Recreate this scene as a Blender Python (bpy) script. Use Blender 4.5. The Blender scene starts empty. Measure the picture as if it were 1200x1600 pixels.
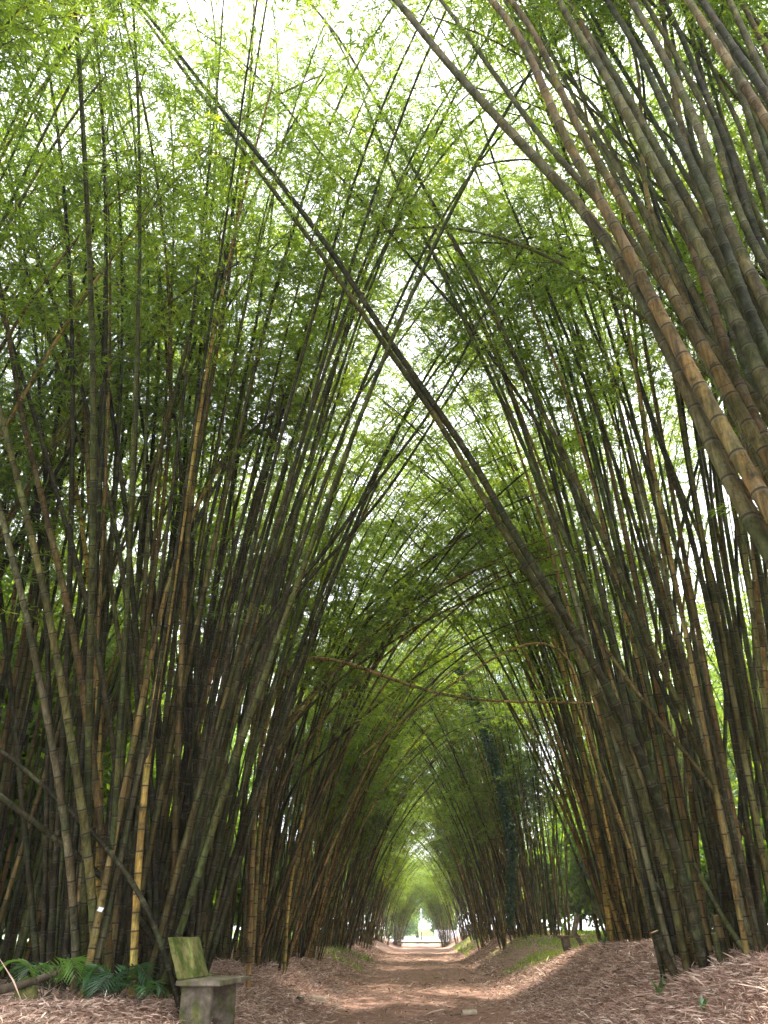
import bpy, math, random
import numpy as np
from math import radians as R, sin, cos, pi

rng = np.random.default_rng(7)
random.seed(7)
S = bpy.context.scene
COL = S.collection

# ------------------------------------------------------------------ camera
F, TILT, YAW, CAMZ = 1200.0, R(28.5), R(2.39), 1.30
cd = bpy.data.cameras.new("camera")
cam = bpy.data.objects.new("camera", cd)
COL.objects.link(cam)
cd.sensor_fit = 'VERTICAL'
cd.sensor_height = 32.0
cd.lens = 32.0 * F / 1600.0
cd.clip_start, cd.clip_end = 0.05, 6000
cam.location = (0, 0, CAMZ)
cam.rotation_euler = (R(90) + TILT, 0, YAW)
S.camera = cam

# ------------------------------------------------------------------ light
SUN_EL, SUN_AZ = R(58), R(24)          # azimuth measured from +Y (down the path) towards +X
sunv = np.array([cos(SUN_EL) * sin(SUN_AZ), cos(SUN_EL) * cos(SUN_AZ), sin(SUN_EL)])
w = bpy.data.worlds.new("World")
S.world = w
w.use_nodes = True
nt = w.node_tree
nt.nodes.clear()
out = nt.nodes.new('ShaderNodeOutputWorld')
bg = nt.nodes.new('ShaderNodeBackground')
sky = nt.nodes.new('ShaderNodeTexSky')
sky.sky_type = 'NISHITA'
sky.sun_disc = False
sky.sun_elevation = SUN_EL
sky.sun_rotation = SUN_AZ
sky.dust_density = 2.0
tc = nt.nodes.new('ShaderNodeTexCoord')
nz = nt.nodes.new('ShaderNodeTexNoise')
nz.inputs['Scale'].default_value = 2.6
nz.inputs['Detail'].default_value = 6
nz.inputs['Roughness'].default_value = 0.55
rp = nt.nodes.new('ShaderNodeValToRGB')
rp.color_ramp.elements[0].position = 0.36
rp.color_ramp.elements[1].position = 0.50
mx = nt.nodes.new('ShaderNodeMixRGB')
mx.inputs['Color2'].default_value = (12.6, 12.7, 13.8, 1)
nt.links.new(tc.outputs['Generated'], nz.inputs['Vector'])
nt.links.new(nz.outputs['Fac'], rp.inputs['Fac'])
nt.links.new(rp.outputs['Color'], mx.inputs['Fac'])
nt.links.new(sky.outputs['Color'], mx.inputs['Color1'])
nt.links.new(mx.outputs['Color'], bg.inputs['Color'])
bg.inputs['Strength'].default_value = 0.12
nt.links.new(bg.outputs['Background'], out.inputs['Surface'])

sd = bpy.data.lights.new("sun", 'SUN')
sd.energy = 5.0
sd.angle = R(0.6)
sd.color = (1.0, 0.94, 0.84)
sun = bpy.data.objects.new("sun", sd)
COL.objects.link(sun)
from mathutils import Vector, Matrix
sun.rotation_euler = Vector(tuple(sunv)).to_track_quat('Z', 'Y').to_euler()

S.view_settings.view_transform = 'Standard'
S.view_settings.look = 'None'
S.view_settings.exposure = 1.78
S.view_settings.gamma = 1.0
try:
    S.cycles.max_bounces = 8
    S.cycles.diffuse_bounces = 5
    S.cycles.transmission_bounces = 4
    S.cycles.use_denoising = True
except Exception:
    pass

# ------------------------------------------------------------------ helpers
def ray(px, py):
    dx, dy = px - 600.0, 800.0 - py
    h = F * cos(TILT) - dy * sin(TILT)
    z = F * sin(TILT) + dy * cos(TILT)
    return np.array([dx * cos(YAW) - h * sin(YAW), dx * sin(YAW) + h * cos(YAW), z])

def at(px, py, Y):
    d = ray(px, py)
    return np.array([0, 0, CAMZ]) + d * (Y / d[1])

def sstep(a, b, x):
    t = np.clip((x - a) / (b - a), 0, 1)
    return t * t * (3 - 2 * t)

def gz(x, y):
    x = np.asarray(x, float); y = np.asarray(y, float)
    r = sstep(1.7, 4.3, x) * (1.0 - 0.30 * np.exp(-((y - 25.5) / 4.5) ** 2))
    l = sstep(1.6, 3.8, -x) * 0.58
    z = r + l
    z = z * (1 - 0.45 * sstep(9, 30, np.abs(x)))
    z = z * (1 - sstep(80, 96, y))
    z = z + 0.035 * np.sin(x * 1.9 + y * .7) * np.sin(y * 1.3 + .5) + 0.02 * np.sin(x * 4.3 - y * 2.1)
    z = z + 0.05 * np.sin(y * 0.42) * (1 - sstep(70, 90, y))
    return z

def ground_at(px, py):
    d = ray(px, py)
    o = np.array([0, 0, CAMZ])
    t = 0.004
    for i in range(4000):
        p = o + d * t
        if p[2] < gz(p[0], p[1]): return p
        t += 0.00005 if t < 0.03 else 0.0003
    return p

def mkmesh(name, V, faces, mats=(), midx=None, uv=None, smooth=False, attrs=None):
    """faces: int array (n,3) or (n,4), or a list of such arrays"""
    if isinstance(faces, np.ndarray): faces = [faces]
    me = bpy.data.meshes.new(name)
    V = np.asarray(V, np.float32)
    loops = np.concatenate([f.ravel() for f in faces]).astype(np.int32)
    sizes = np.concatenate([np.full(len(f), f.shape[1]) for f in faces]).astype(np.int32)
    starts = np.concatenate([[0], np.cumsum(sizes)[:-1]]).astype(np.int32)
    me.vertices.add(len(V)); me.vertices.foreach_set('co', V.ravel())
    me.loops.add(len(loops)); me.loops.foreach_set('vertex_index', loops)
    me.polygons.add(len(sizes)); me.polygons.foreach_set('loop_start', starts)
    try: me.polygons.foreach_set('loop_total', sizes)
    except Exception: pass
    for m in mats: me.materials.append(m)
    if midx is not None: me.polygons.foreach_set('material_index', np.asarray(midx, np.int32))
    me.polygons.foreach_set('use_smooth', np.full(len(sizes), bool(smooth)))
    if uv is not None:
        l = me.uv_layers.new(name='UVMap')
        l.data.foreach_set('uv', np.asarray(uv, np.float32).ravel())
    for k, a in (attrs or {}).items():
        at_ = me.attributes.new(k, 'FLOAT', 'FACE')
        at_.data.foreach_set('value', np.asarray(a, np.float32))
    me.update(calc_edges=True)
    return me

def link(name, data, parent=None, loc=None):
    o = bpy.data.objects.new(name, data)
    COL.objects.link(o)
    if parent is not None: o.parent = parent
    if loc is not None: o.location = loc
    return o

def tag(o, label=None, cat=None, group=None, kind=None):
    if label: o['label'] = label
    if cat: o['category'] = cat
    if group: o['group'] = group
    if kind: o['kind'] = kind
    return o

def frames(P):
    T = np.gradient(P, axis=0)
    T /= np.linalg.norm(T, axis=1)[:, None] + 1e-9
    ref = np.array([0.31, 0.95, 0.05])
    A = np.cross(T, ref); A /= np.linalg.norm(A, axis=1)[:, None] + 1e-9
    B = np.cross(T, A)
    return T, A, B

def tube(P, rad, sides=8, u0=0.0, cap=True):
    """returns V, quads, uv-per-loop (u round, v along)"""
    P = np.asarray(P, float); rad = np.asarray(rad, float)
    n = len(P)
    T, A, B = frames(P)
    a = np.linspace(0, 2 * pi, sides, endpoint=False) + u0
    V = P[:, None, :] + rad[:, None, None] * (np.cos(a)[None, :, None] * A[:, None, :] + np.sin(a)[None, :, None] * B[:, None, :])
    V = V.reshape(-1, 3)
    i = np.arange(n - 1)[:, None] * sides; j = np.arange(sides)[None, :]
    j2 = (j + 1) % sides
    Q = np.stack([i + j, i + j2, i + sides + j2, i + sides + j], -1).reshape(-1, 4)
    return V, Q

def resample(P, step):
    d = np.r_[0, np.cumsum(np.linalg.norm(np.diff(P, axis=0), axis=1))]
    n = max(3, int(d[-1] / step) + 1)
    t = np.linspace(0, d[-1], n)
    return np.stack([np.interp(t, d, P[:, k]) for k in range(3)], 1), t

def smooth_line(P, passes=30):
    P = P.copy()
    for _ in range(passes):
        P[1:-1] = 0.25 * P[:-2] + 0.5 * P[1:-1] + 0.25 * P[2:]
    return P

class Mat:
    """tiny node helper"""
    def __init__(s, name):
        s.m = bpy.data.materials.new(name); s.m.use_nodes = True
        s.t = s.m.node_tree; s.t.nodes.clear()
        s.o = s.n('OutputMaterial')
    def n(s, t, **kw):
        x = s.t.nodes.new('ShaderNode' + t)
        for k, v in kw.items(): setattr(x, k, v)
        return x
    def l(s, a, b): s.t.links.new(a, b)
    def noise(s, vec, scale, detail=4, rough=0.6):
        x = s.n('TexNoise'); x.inputs['Scale'].default_value = scale
        x.inputs['Detail'].default_value = detail; x.inputs['Roughness'].default_value = rough
        if vec is not None: s.l(vec, x.inputs['Vector'])
        return x.outputs['Fac']
    def ramp(s, fac, stops):
        x = s.n('ValToRGB'); e = x.color_ramp.elements
        while len(e) < len(stops): e.new(0.5)
        for k, (p, c) in enumerate(stops):
            e[k].position = p
            e[k].color = (c if isinstance(c, tuple) else (c, c, c)) + (1,)
        s.l(fac, x.inputs['Fac'])
        return x.outputs['Color']
    def mix(s, a, b, fac, mode='MIX'):
        x = s.n('MixRGB', blend_type=mode)
        for v, k in ((a, 'Color1'), (b, 'Color2'), (fac, 'Fac')):
            if isinstance(v, tuple): x.inputs[k].default_value = v + (1,)
            elif isinstance(v, (int, float)): x.inputs[k].default_value = v
            else: s.l(v, x.inputs[k])
        return x.outputs['Color']
    def math(s, op, a, b=None):
        x = s.n('Math', operation=op)
        for v, k in ((a, 0), (b, 1)):
            if v is None: continue
            if isinstance(v, (int, float)): x.inputs[k].default_value = v
            else: s.l(v, x.inputs[k])
        return x.outputs[0]
    def bsdf(s, col, rough=0.7, bump=None, bs=0.3, bd=0.02, spec=0.3):
        b = s.n('BsdfPrincipled')
        if isinstance(col, tuple): b.inputs['Base Color'].default_value = col + (1,)
        else: s.l(col, b.inputs['Base Color'])
        if isinstance(rough, (int, float)): b.inputs['Roughness'].default_value = rough
        else: s.l(rough, b.inputs['Roughness'])
        b.inputs['Specular IOR Level'].default_value = spec
        if bump is not None:
            x = s.n('Bump'); x.inputs['Strength'].default_value = bs; x.inputs['Distance'].default_value = bd
            s.l(bump, x.inputs['Height']); s.l(x.outputs['Normal'], b.inputs['Normal'])
        s.l(b.outputs[0], s.o.inputs['Surface'])
        return b

def leaf_material(name, stops, trans=0.58, gloss=0.035):
    k = Mat(name)
    a = k.n('Attribute', attribute_name='tint')
    g = k.n('NewGeometry')
    big = k.noise(g.outputs['Position'], 0.45, 2)
    f = k.math('ADD', a.outputs['Fac'], k.math('MULTIPLY', k.math('SUBTRACT', big, 0.5), 0.9))
    c = k.ramp(f, stops)
    d = k.n('BsdfDiffuse'); k.l(c, d.inputs['Color'])
    t = k.n('BsdfTranslucent')
    tcx = k.mix(c, (1.0, 1.0, 0.30), 0.35, 'MIX')
    tc2 = k.mix(c, (4.1, 3.8, 1.1), 1.0, 'MULTIPLY')
    k.l(tc2, t.inputs['Color'])
    m = k.n('MixShader'); m.inputs[0].default_value = trans
    k.l(d.outputs[0], m.inputs[1]); k.l(t.outputs[0], m.inputs[2])
    gl = k.n('BsdfGlossy'); gl.inputs['Roughness'].default_value = 0.38
    gl.inputs['Color'].default_value = (.8, .85, .9, 1)
    m2 = k.n('MixShader'); m2.inputs[0].default_value = gloss
    k.l(m.outputs[0], m2.inputs[1]); k.l(gl.outputs[0], m2.inputs[2])
    k.l(m2.outputs[0], k.o.inputs['Surface'])
    return k.m

M_LEAF = leaf_material('bamboo_leaf', [(0.0, (0.022, 0.042, 0.012)), (0.35, (0.068, 0.112, 0.024)), (0.7, (0.125, 0.180, 0.030)), (0.92, (0.22, 0.25, 0.038)), (1.0, (0.34, 0.26, 0.05))])
M_TREE = leaf_material('tree_leaf', [(0.0, (0.03, 0.07, 0.015)), (0.5, (0.07, 0.13, 0.025)), (1.0, (0.14, 0.2, 0.04))], 0.4)
M_FERN = leaf_material('palm_leaf', [(0.0, (0.015, 0.06, 0.015)), (0.6, (0.04, 0.13, 0.02)), (1.0, (0.12, 0.24, 0.03))], 0.3, 0.16)
M_IVY = leaf_material('ivy_leaf', [(0.0, (0.012, 0.03, 0.01)), (0.6, (0.025, 0.06, 0.015)), (1.0, (0.06, 0.12, 0.02))], 0.25, 0.06)
M_GRASS = leaf_material('grass_blade', [(0.0, (0.05, 0.11, 0.02)), (0.6, (0.11, 0.2, 0.035)), (1.0, (0.26, 0.3, 0.08))], 0.35, 0.04)

# twigs
k = Mat('bamboo_twig')
g = k.n('NewGeometry')
k.bsdf(k.ramp(k.noise(g.outputs['Position'], 3.0, 2), [(0.3, (0.035, 0.03, 0.016)), (0.7, (0.10, 0.085, 0.045))]), 0.6)
M_TWIG = k.m

# culm
k = Mat('bamboo_culm')
oi = k.n('ObjectInfo')
uv = k.n('UVMap', uv_map='UVMap')
sp = k.n('SeparateXYZ'); k.l(uv.outputs['UV'], sp.inputs[0])
fr = k.math('FRACT', sp.outputs['Y'])
cen = k.math('ABSOLUTE', k.math('SUBTRACT', fr, 0.5))     # 0.5 at a node
ringm = k.ramp(cen, [(0.455, 0.0), (0.480, 1.0)])
bandm = k.ramp(fr, [(0.90, 0.0), (0.955, 1.0)])
tco = k.n('TexCoord')
rv = k.n('CombineXYZ'); k.l(oi.outputs['Random'], rv.inputs[0])
vm = k.n('VectorMath', operation='MULTIPLY_ADD')
k.l(rv.outputs[0], vm.inputs[0]); vm.inputs[1].default_value = (37, 11, 5); k.l(tco.outputs['Object'], vm.inputs[2])
pos = vm.outputs[0]
mp = k.n('Mapping'); k.l(pos, mp.inputs['Vector']); mp.inputs['Scale'].default_value = (22, 22, 1.1)
streak = k.noise(mp.outputs['Vector'], 1.0, 3)
blot = k.noise(pos, 2.3, 5, 0.65)
fine = k.noise(pos, 34, 4, 0.7)
base = k.mix(oi.outputs['Color'], k.ramp(streak, [(0.3, 0.35), (0.7, 1.6)]), 0.85, 'MULTIPLY')
mid_ = k.noise(pos, 7.5, 6, 0.75)
lich = k.mix(base, (0.125, 0.118, 0.07), k.math('MULTIPLY', k.ramp(mid_, [(0.52, 0.0), (0.60, 1.0)]), 0.42))
lich = k.mix(lich, (0.03, 0.04, 0.014), k.math('MULTIPLY', k.ramp(blot, [(0.50, 0.0), (0.62, 1.0)]), 0.6))
dark = k.mix(lich, (0.018, 0.014, 0.009), k.math('MULTIPLY', k.ramp(mid_, [(0.36, 1.0), (0.46, 0.0)]), 0.75))
mp2 = k.n('Mapping'); k.l(pos, mp2.inputs['Vector']); mp2.inputs['Scale'].default_value = (60, 60, 3.0)
dark = k.mix(dark, k.ramp(k.noise(mp2.outputs['Vector'], 1.0, 3, .7), [(0.35, 0.55), (0.62, 1.3)]), 0.7, 'MULTIPLY')
# every internode its own slight tone
wn = k.n('TexWhiteNoise', noise_dimensions='2D')
fl = k.n('CombineXYZ'); k.l(k.math('FLOOR', sp.outputs['Y']), fl.inputs[0]); k.l(oi.outputs['Random'], fl.inputs[1])
k.l(fl.outputs[0], wn.inputs['Vector'])
tone = k.mix(dark, k.ramp(wn.outputs['Value'], [(0.0, 0.6), (1.0, 1.3)]), 1.0, 'MULTIPLY')
hue = k.ramp(wn.outputs['Color'], [(0.0, (1.25, 1.0, .7)), (0.5, (1.0, 1.0, 1.0)), (1.0, (.75, 1.05, .8))])
tone = k.mix(tone, hue, 0.55, 'MULTIPLY')
tone = k.mix(tone, k.ramp(fine, [(0.3, 0.7), (0.7, 1.25)]), 0.6, 'MULTIPLY')
waxy = k.mix(tone, (0.17, 0.16, 0.11), k.math('MULTIPLY', bandm, 0.35))
col = k.mix(waxy, (0.022, 0.016, 0.010), k.math('MULTIPLY', ringm, 0.85))
k.bsdf(col, k.ramp(blot, [(0.3, 0.5), (0.7, 0.8)]), k.math('ADD', fine, mid_), 0.4, 0.006, 0.12)
M_CULM = k.m

k = Mat('bamboo_cut_wood')
tco = k.n('TexCoord')
k.bsdf(k.ramp(k.noise(tco.outputs['Object'], 40), [(0.3, (0.30, 0.17, 0.08)), (0.7, (0.5, 0.34, 0.18))]), 0.8)
M_CUT = k.m

k = Mat('dead_wood')
tco = k.n('TexCoord')
k.bsdf(k.ramp(k.noise(tco.outputs['Object'], 9, 6), [(0.3, (0.05, 0.038, 0.026)), (0.55, (0.13, 0.10, 0.065)), (0.75, (0.24, 0.19, 0.13))]), 0.9,
       k.noise(tco.outputs['Object'], 30, 5), 0.6, 0.02)
M_DEAD = k.m

# concrete with moss
def concrete(name, moss):
    k = Mat(name)
    tco = k.n('TexCoord')
    mp = k.n('Mapping'); k.l(tco.outputs['Object'], mp.inputs['Vector']); mp.inputs['Scale'].default_value = (5, 5, 1.3)
    a = k.noise(tco.outputs['Object'], 6, 6, .65); b = k.noise(mp.outputs['Vector'], 2.2, 5, .6); c = k.noise(tco.outputs['Object'], 45, 4)
    con = k.ramp(a, [(0.3, (0.07, 0.058, 0.042)), (0.5, (0.16, 0.135, 0.10)), (0.72, (0.34, 0.30, 0.24))])
    ms = k.mix(k.ramp(c, [(0.3, (0.050, 0.075, 0.015)), (0.7, (0.10, 0.135, 0.03))]), (0.20, 0.185, 0.07), k.ramp(a, [(0.42, 0.0), (0.58, 1.0)]))
    m = k.ramp(b, [(0.62 - moss, 0.0), (0.80 - moss, 1.0)])
    k.bsdf(k.mix(con, ms, m), 0.95, c, 0.5, 0.01, 0.1)
    return k.m
M_CON = concrete('mossy_concrete', 0.14)
M_CONM = concrete('very_mossy_concrete', 0.50)

# ------------------------------------------------------------------ the setting
xs = np.unique(np.concatenate([np.linspace(-12, 12, 181), np.linspace(-60, 60, 61), np.array([-2500, -900, -300, -120, 120, 300, 900, 2500])]))
ys = np.unique(np.concatenate([np.linspace(-6, 40, 260), np.linspace(40, 130, 150), np.array([-300, -80, -30, -15, 160, 220, 320, 600, 1200, 3000])]))
X, Y = np.meshgrid(xs, ys)
Z = gz(X, Y)
V = np.stack([X, Y, Z], -1).reshape(-1, 3)
nx, ny = len(xs), len(ys)
ii, jj = np.meshgrid(np.arange(nx - 1), np.arange(ny - 1))
a0 = (jj * nx + ii).ravel()
Q = np.stack([a0, a0 + 1, a0 + nx + 1, a0 + nx], 1)
k = Mat('earth_ground')
g = k.n('NewGeometry'); P_ = g.outputs['Position']
sp = k.n('SeparateXYZ'); k.l(P_, sp.inputs[0])
n1 = k.noise(P_, 0.8, 5); n2 = k.noise(P_, 9, 6, .7); n3 = k.noise(P_, 45, 4, .7)
ax = k.math('ABSOLUTE', sp.outputs['X'])
axn = k.math('ADD', ax, k.math('MULTIPLY', k.math('SUBTRACT', n1, 0.5), 3.0))
soil = k.ramp(n2, [(0.25, (0.17, 0.092, 0.062)), (0.5, (0.30, 0.175, 0.125)), (0.75, (0.42, 0.27, 0.20))])
litt = k.ramp(n3, [(0.25, (0.12, 0.07, 0.05)), (0.5, (0.27, 0.165, 0.12)), (0.75, (0.42, 0.29, 0.22))])
grs = k.ramp(n2, [(0.3, (0.05, 0.085, 0.02)), (0.7, (0.12, 0.18, 0.045))])
c1 = k.mix(soil, litt, k.ramp(k.math('MULTIPLY', axn, 0.25), [(0.42, 0.0), (0.62, 1.0)]))
c2 = k.mix(c1, grs, k.ramp(k.math('MULTIPLY', axn, 0.1), [(0.80, 0.0), (0.95, 1.0)]))
c3 = k.mix(c2, grs, k.ramp(k.math('MULTIPLY', sp.outputs['Y'], 0.001), [(0.088, 0.0), (0.090, 1.0)]))
k.bsdf(c3, 0.95, k.math('ADD', k.math('MULTIPLY', n2, 0.6), n3), 0.7, 0.03, 0.1)
ground = link('ground', mkmesh('ground', V, Q, [k.m], smooth=True))
tag(ground, kind='structure')

# pale road across the far end of the avenue
k = Mat('pale_road')
g = k.n('NewGeometry')
k.bsdf(k.ramp(k.noise(g.outputs['Position'], 1.5, 5), [(0.3, (0.42, 0.40, 0.38)), (0.7, (0.55, 0.53, 0.50))]), 0.9)
rx = np.linspace(-60, 60, 61)
rv_ = np.array([(x, y, 0.15 + 0.0 * x) for y in (90, 150) for x in rx])
rq = np.array([(i, i + 1, 61 + i + 1, 61 + i) for i in range(60)])
tag(link('road', mkmesh('road', rv_, rq, [k.m])), kind='structure')

# ------------------------------------------------------------------ leaf sprays (templates)
def leaf_quads(P, D, N, L, W):
    """P base points, D directions, N side vectors, -> verts (n,4,3)"""
    mid = P + D * (L * 0.42)[:, None]
    tip = P + D * L[:, None] + np.array([0, 0, -1.0]) * (L * 0.12)[:, None]
    return np.stack([P, mid + N * (W * .5)[:, None], tip, mid - N * (W * .5)[:, None]], 1)

def unit(v): return v / (np.linalg.norm(v, axis=-1, keepdims=True) + 1e-9)

def spray_template(seed, length=1.5, nsub=9, leafL=0.145, lpt=10, lw=0.14):
    """a branch growing along +X, drooping; returns twig V,Q and leaf V (n*4,3), tint"""
    r = np.random.default_rng(seed)
    TV, TQ, off = [], [], 0
    LP, LD = [], []
    def addtwig(P, r0):
        nonlocal off
        V, Q = tube(P, np.linspace(r0, r0 * .35, len(P)), 3)
        TV.append(V); TQ.append(Q + off); off += len(V)
    t = np.linspace(0, 1, 6)
    main = np.stack([t * length, 0.12 * np.sin(t * 3 + r.uniform(0, 6)) * length * t, 0.25 * length * (t * 0.9 - 1.25 * t * t)], 1)
    addtwig(main, 0.0065)
    for i in range(nsub):
        s = 0.12 + 0.88 * (i + r.uniform(0, .8)) / nsub
        s = min(s, 1)
        b = np.array([np.interp(s, t, main[:, k]) for k in range(3)])
        az = (1 if i % 2 else -1) * r.uniform(0.3, 1.15) if s < .97 else 0
        el = r.uniform(-0.55, 0.75)
        d = np.array([cos(az) * cos(el), sin(az) * cos(el), sin(el)])
        sl = r.uniform(0.18, 0.5) * (1.15 - s * .5) * length / 1.5
        tt = np.linspace(0, 1, 4)
        sub = b + d * (tt * sl)[:, None] + np.array([0, 0, -0.35 * sl]) * (tt * tt)[:, None]
        addtwig(sub, 0.003)
        nl = lpt + r.integers(-2, 3)
        for j in range(nl):
            q = 0.35 + 0.65 * (j + 1) / nl
            p = np.array([np.interp(q, tt, sub[:, k]) for k in range(3)])
            a2 = r.normal(0, 0.85)
            dd = unit(np.array([d[0] * cos(a2) - d[1] * sin(a2), d[0] * sin(a2) + d[1] * cos(a2), d[2] * .5 + r.normal(-0.25, 0.40)]))
            LP.append(p); LD.append(dd)
    LP, LD = np.array(LP), np.array(LD)
    n = len(LP)
    N = unit(np.cross(LD, unit(r.normal(0, .55, (n, 3)) + np.array([0, 0, 1]))))
    L = leafL * r.uniform(.6, 1.35, n)
    LV = leaf_quads(LP, LD, N, L, L * lw).reshape(-1, 3)
    return np.concatenate(TV), np.concatenate(TQ), LV

TEMPL = [spray_template(100 + i, random.uniform(1.1, 2.0), 10) for i in range(12)]
TEMPS = [spray_template(200 + i, random.uniform(0.6, 1.0), 6, 0.15, 6) for i in range(8)]

def build_foliage(name, sprays, parent, mat=M_LEAF, extra=None, templ=TEMPL):
    """sprays: list of (pos, yaw, pitch, scale, template index, tint)"""
    by = {}
    for s in sprays: by.setdefault(s[4] % len(templ), []).append(s)
    TV, TQ, LV, TI = [], [], [], []
    off = 0
    for idx, lst in by.items():
        tv, tq, lv = templ[idx]
        pos = np.array([s[0] for s in lst]); yaw = np.array([s[1] for s in lst]); pit = np.array([s[2] for s in lst]); sc = np.array([s[3] for s in lst]); ti = np.array([s[5] for s in lst])
        rol = rng.uniform(-.6, .6, len(lst))
        cy, sy, cp, sp_ = np.cos(yaw), np.sin(yaw), np.cos(pit), np.sin(pit)
        z0 = np.zeros_like(cy)
        Rz = np.stack([np.stack([cy, -sy, z0], -1), np.stack([sy, cy, z0], -1), np.stack([z0, z0, z0 + 1], -1)], 1)
        Ry = np.stack([np.stack([cp, z0, -sp_], -1), np.stack([z0, z0 + 1, z0], -1), np.stack([sp_, z0, cp], -1)], 1)
        cr, sr = np.cos(rol), np.sin(rol)
        Rx = np.stack([np.stack([z0 + 1, z0, z0], -1), np.stack([z0, cr, -sr], -1), np.stack([z0, sr, cr], -1)], 1)
        M = (Rz @ Ry @ Rx) * sc[:, None, None]
        a = np.einsum('nij,vj->nvi', M, tv) + pos[:, None, :]
        TV.append(a.reshape(-1, 3).astype(np.float32))
        TQ.append((tq[None] + (off + np.arange(len(lst)) * len(tv))[:, None, None]).reshape(-1, 4))
        off += len(lst) * len(tv)
        b = np.einsum('nij,vj->nvi', M, lv) + pos[:, None, :]
        LV.append(b.reshape(-1, 3).astype(np.float32))
        nl = len(lv) // 4
        TI.append((ti[:, None] + rng.normal(0, .13, (len(lst), nl))).ravel())
    if extra is not None and len(extra):
        for V, Qq in extra:
            TV.append(V); TQ.append(Qq + off); off += len(V)
    TVa = np.concatenate(TV); TQa = np.concatenate(TQ)
    LVa = np.concatenate(LV) if LV else np.zeros((0, 3)); nL = len(LVa) // 4
    LQ = (len(TVa) + np.arange(nL * 4)).reshape(-1, 4)
    tint = np.concatenate([np.zeros(len(TQa))] + TI)
    me = mkmesh(name, np.concatenate([TVa, LVa]), [TQa, LQ], [M_TWIG, mat],
                np.r_[np.zeros(len(TQa)), np.ones(nL)], attrs={'tint': tint})
    return link(name, me, parent)

# ------------------------------------------------------------------ culms
COLS = {'olive': (0.098, 0.085, 0.030), 'green': (0.066, 0.072, 0.022), 'grey': (0.115, 0.103, 0.055), 'brown': (0.150, 0.102, 0.038),
        'tan': (0.25, 0.165, 0.060), 'yellow': (0.36, 0.24, 0.065), 'dark': (0.040, 0.034, 0.016)}
PAL = ['olive'] * 6 + ['green'] * 3 + ['grey'] * 2 + ['brown'] * 4 + ['tan'] * 2 + ['dark'] * 4

def culm_mesh(P, s, r0, sides, Ltot, name='culm', tipr=0.14, li=None):
    """P dense centre line with arc length s."""
    li = li or random.uniform(0.27, 0.36)
    L = s[-1]
    S_, U, RR = [], [], []
    a, kx = 0.0, 0
    rad = lambda q: r0 * (tipr + (1 - tipr) * max(0.0, 1 - (q / Ltot)) ** 0.8)
    while a < L:
        l = li * (0.62 + 0.38 * min(1, a / 2.0)) * random.uniform(.93, 1.07)
        b = min(a + l, L)
        r = rad(a)
        e = min(0.016, l * .1)
        S_ += [a, a + e, a + l * .5, b - e]
        U += [kx, kx + 0.05, kx + .5, kx + 0.945]
        RR += [r * 1.13, r * .985, rad((a + b) / 2) * .97, rad(b) * 1.02]
        a = b; kx += 1
        if b >= L: break
    S_.append(L); U.append(kx); RR.append(rad(L) * 1.0)
    S_ = np.array(S_); S_ = np.minimum.accumulate(np.minimum(S_, L)[::-1])[::-1]
    C = np.stack([np.interp(S_, s, P[:, k]) for k in range(3)], 1)
    # frames from the smooth line (avoids noise where rings are close)
    T, A, B = frames(P)
    A = np.stack([np.interp(S_, s, A[:, k]) for k in range(3)], 1); A = unit(A)
    B = np.stack([np.interp(S_, s, B[:, k]) for k in range(3)], 1); B = unit(B)
    ang = np.linspace(0, 2 * pi, sides, endpoint=False)
    RR = np.array(RR)
    V = C[:, None] + RR[:, None, None] * (np.cos(ang)[None, :, None] * A[:, None] + np.sin(ang)[None, :, None] * B[:, None])
    n = len(C)
    i = np.arange(n - 1)[:, None] * sides; j = np.arange(sides)[None, :]; j2 = (j + 1) % sides
    Q = np.stack([i + j, i + j2, i + sides + j2, i + sides + j], -1).reshape(-1, 4)
    U = np.array(U, float)
    uv = np.zeros((n - 1, sides, 4, 2))
    uv[:, :, 0, 0] = j / sides; uv[:, :, 3, 0] = j / sides
    uv[:, :, 1, 0] = (j + 1) / sides; uv[:, :, 2, 0] = (j + 1) / sides
    uv[:, :, 0, 1] = uv[:, :, 1, 1] = U[:-1, None]
    uv[:, :, 2, 1] = uv[:, :, 3, 1] = U[1:, None]
    V = V.reshape(-1, 3)
    # closing cap at the tip
    V = np.vstack([V, C[-1][None]])
    c = len(V) - 1; b0 = (n - 1) * sides
    cap = np.array([(b0 + q, b0 + (q + 1) % sides, c) for q in range(sides)])
    uvc = np.tile(np.array([[.1, U[-1] - .4]]), (sides * 3, 1))
    me = mkmesh(name, V, [Q, cap], [M_CULM], uv=np.concatenate([uv.reshape(-1, 2), uvc]), smooth=True)
    return me, S_[::4]

def proc_line(b, az, th0, curve, L, nod=0.9, wig=0.02):
    n = int(L / 0.25) + 2
    s = np.linspace(0, L, n)
    q = s / L
    th = th0 + curve * q ** 1.6 + nod * q ** 7
    a = az + wig * np.sin(s * .9 + random.uniform(0, 6))
    d = np.stack([np.sin(th) * np.cos(a), np.sin(th) * np.sin(a), np.cos(th)], 1)
    P = np.array(b) + np.vstack([[0, 0, 0], np.cumsum(d[:-1] * np.diff(s)[:, None], axis=0)])
    return P, s

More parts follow.
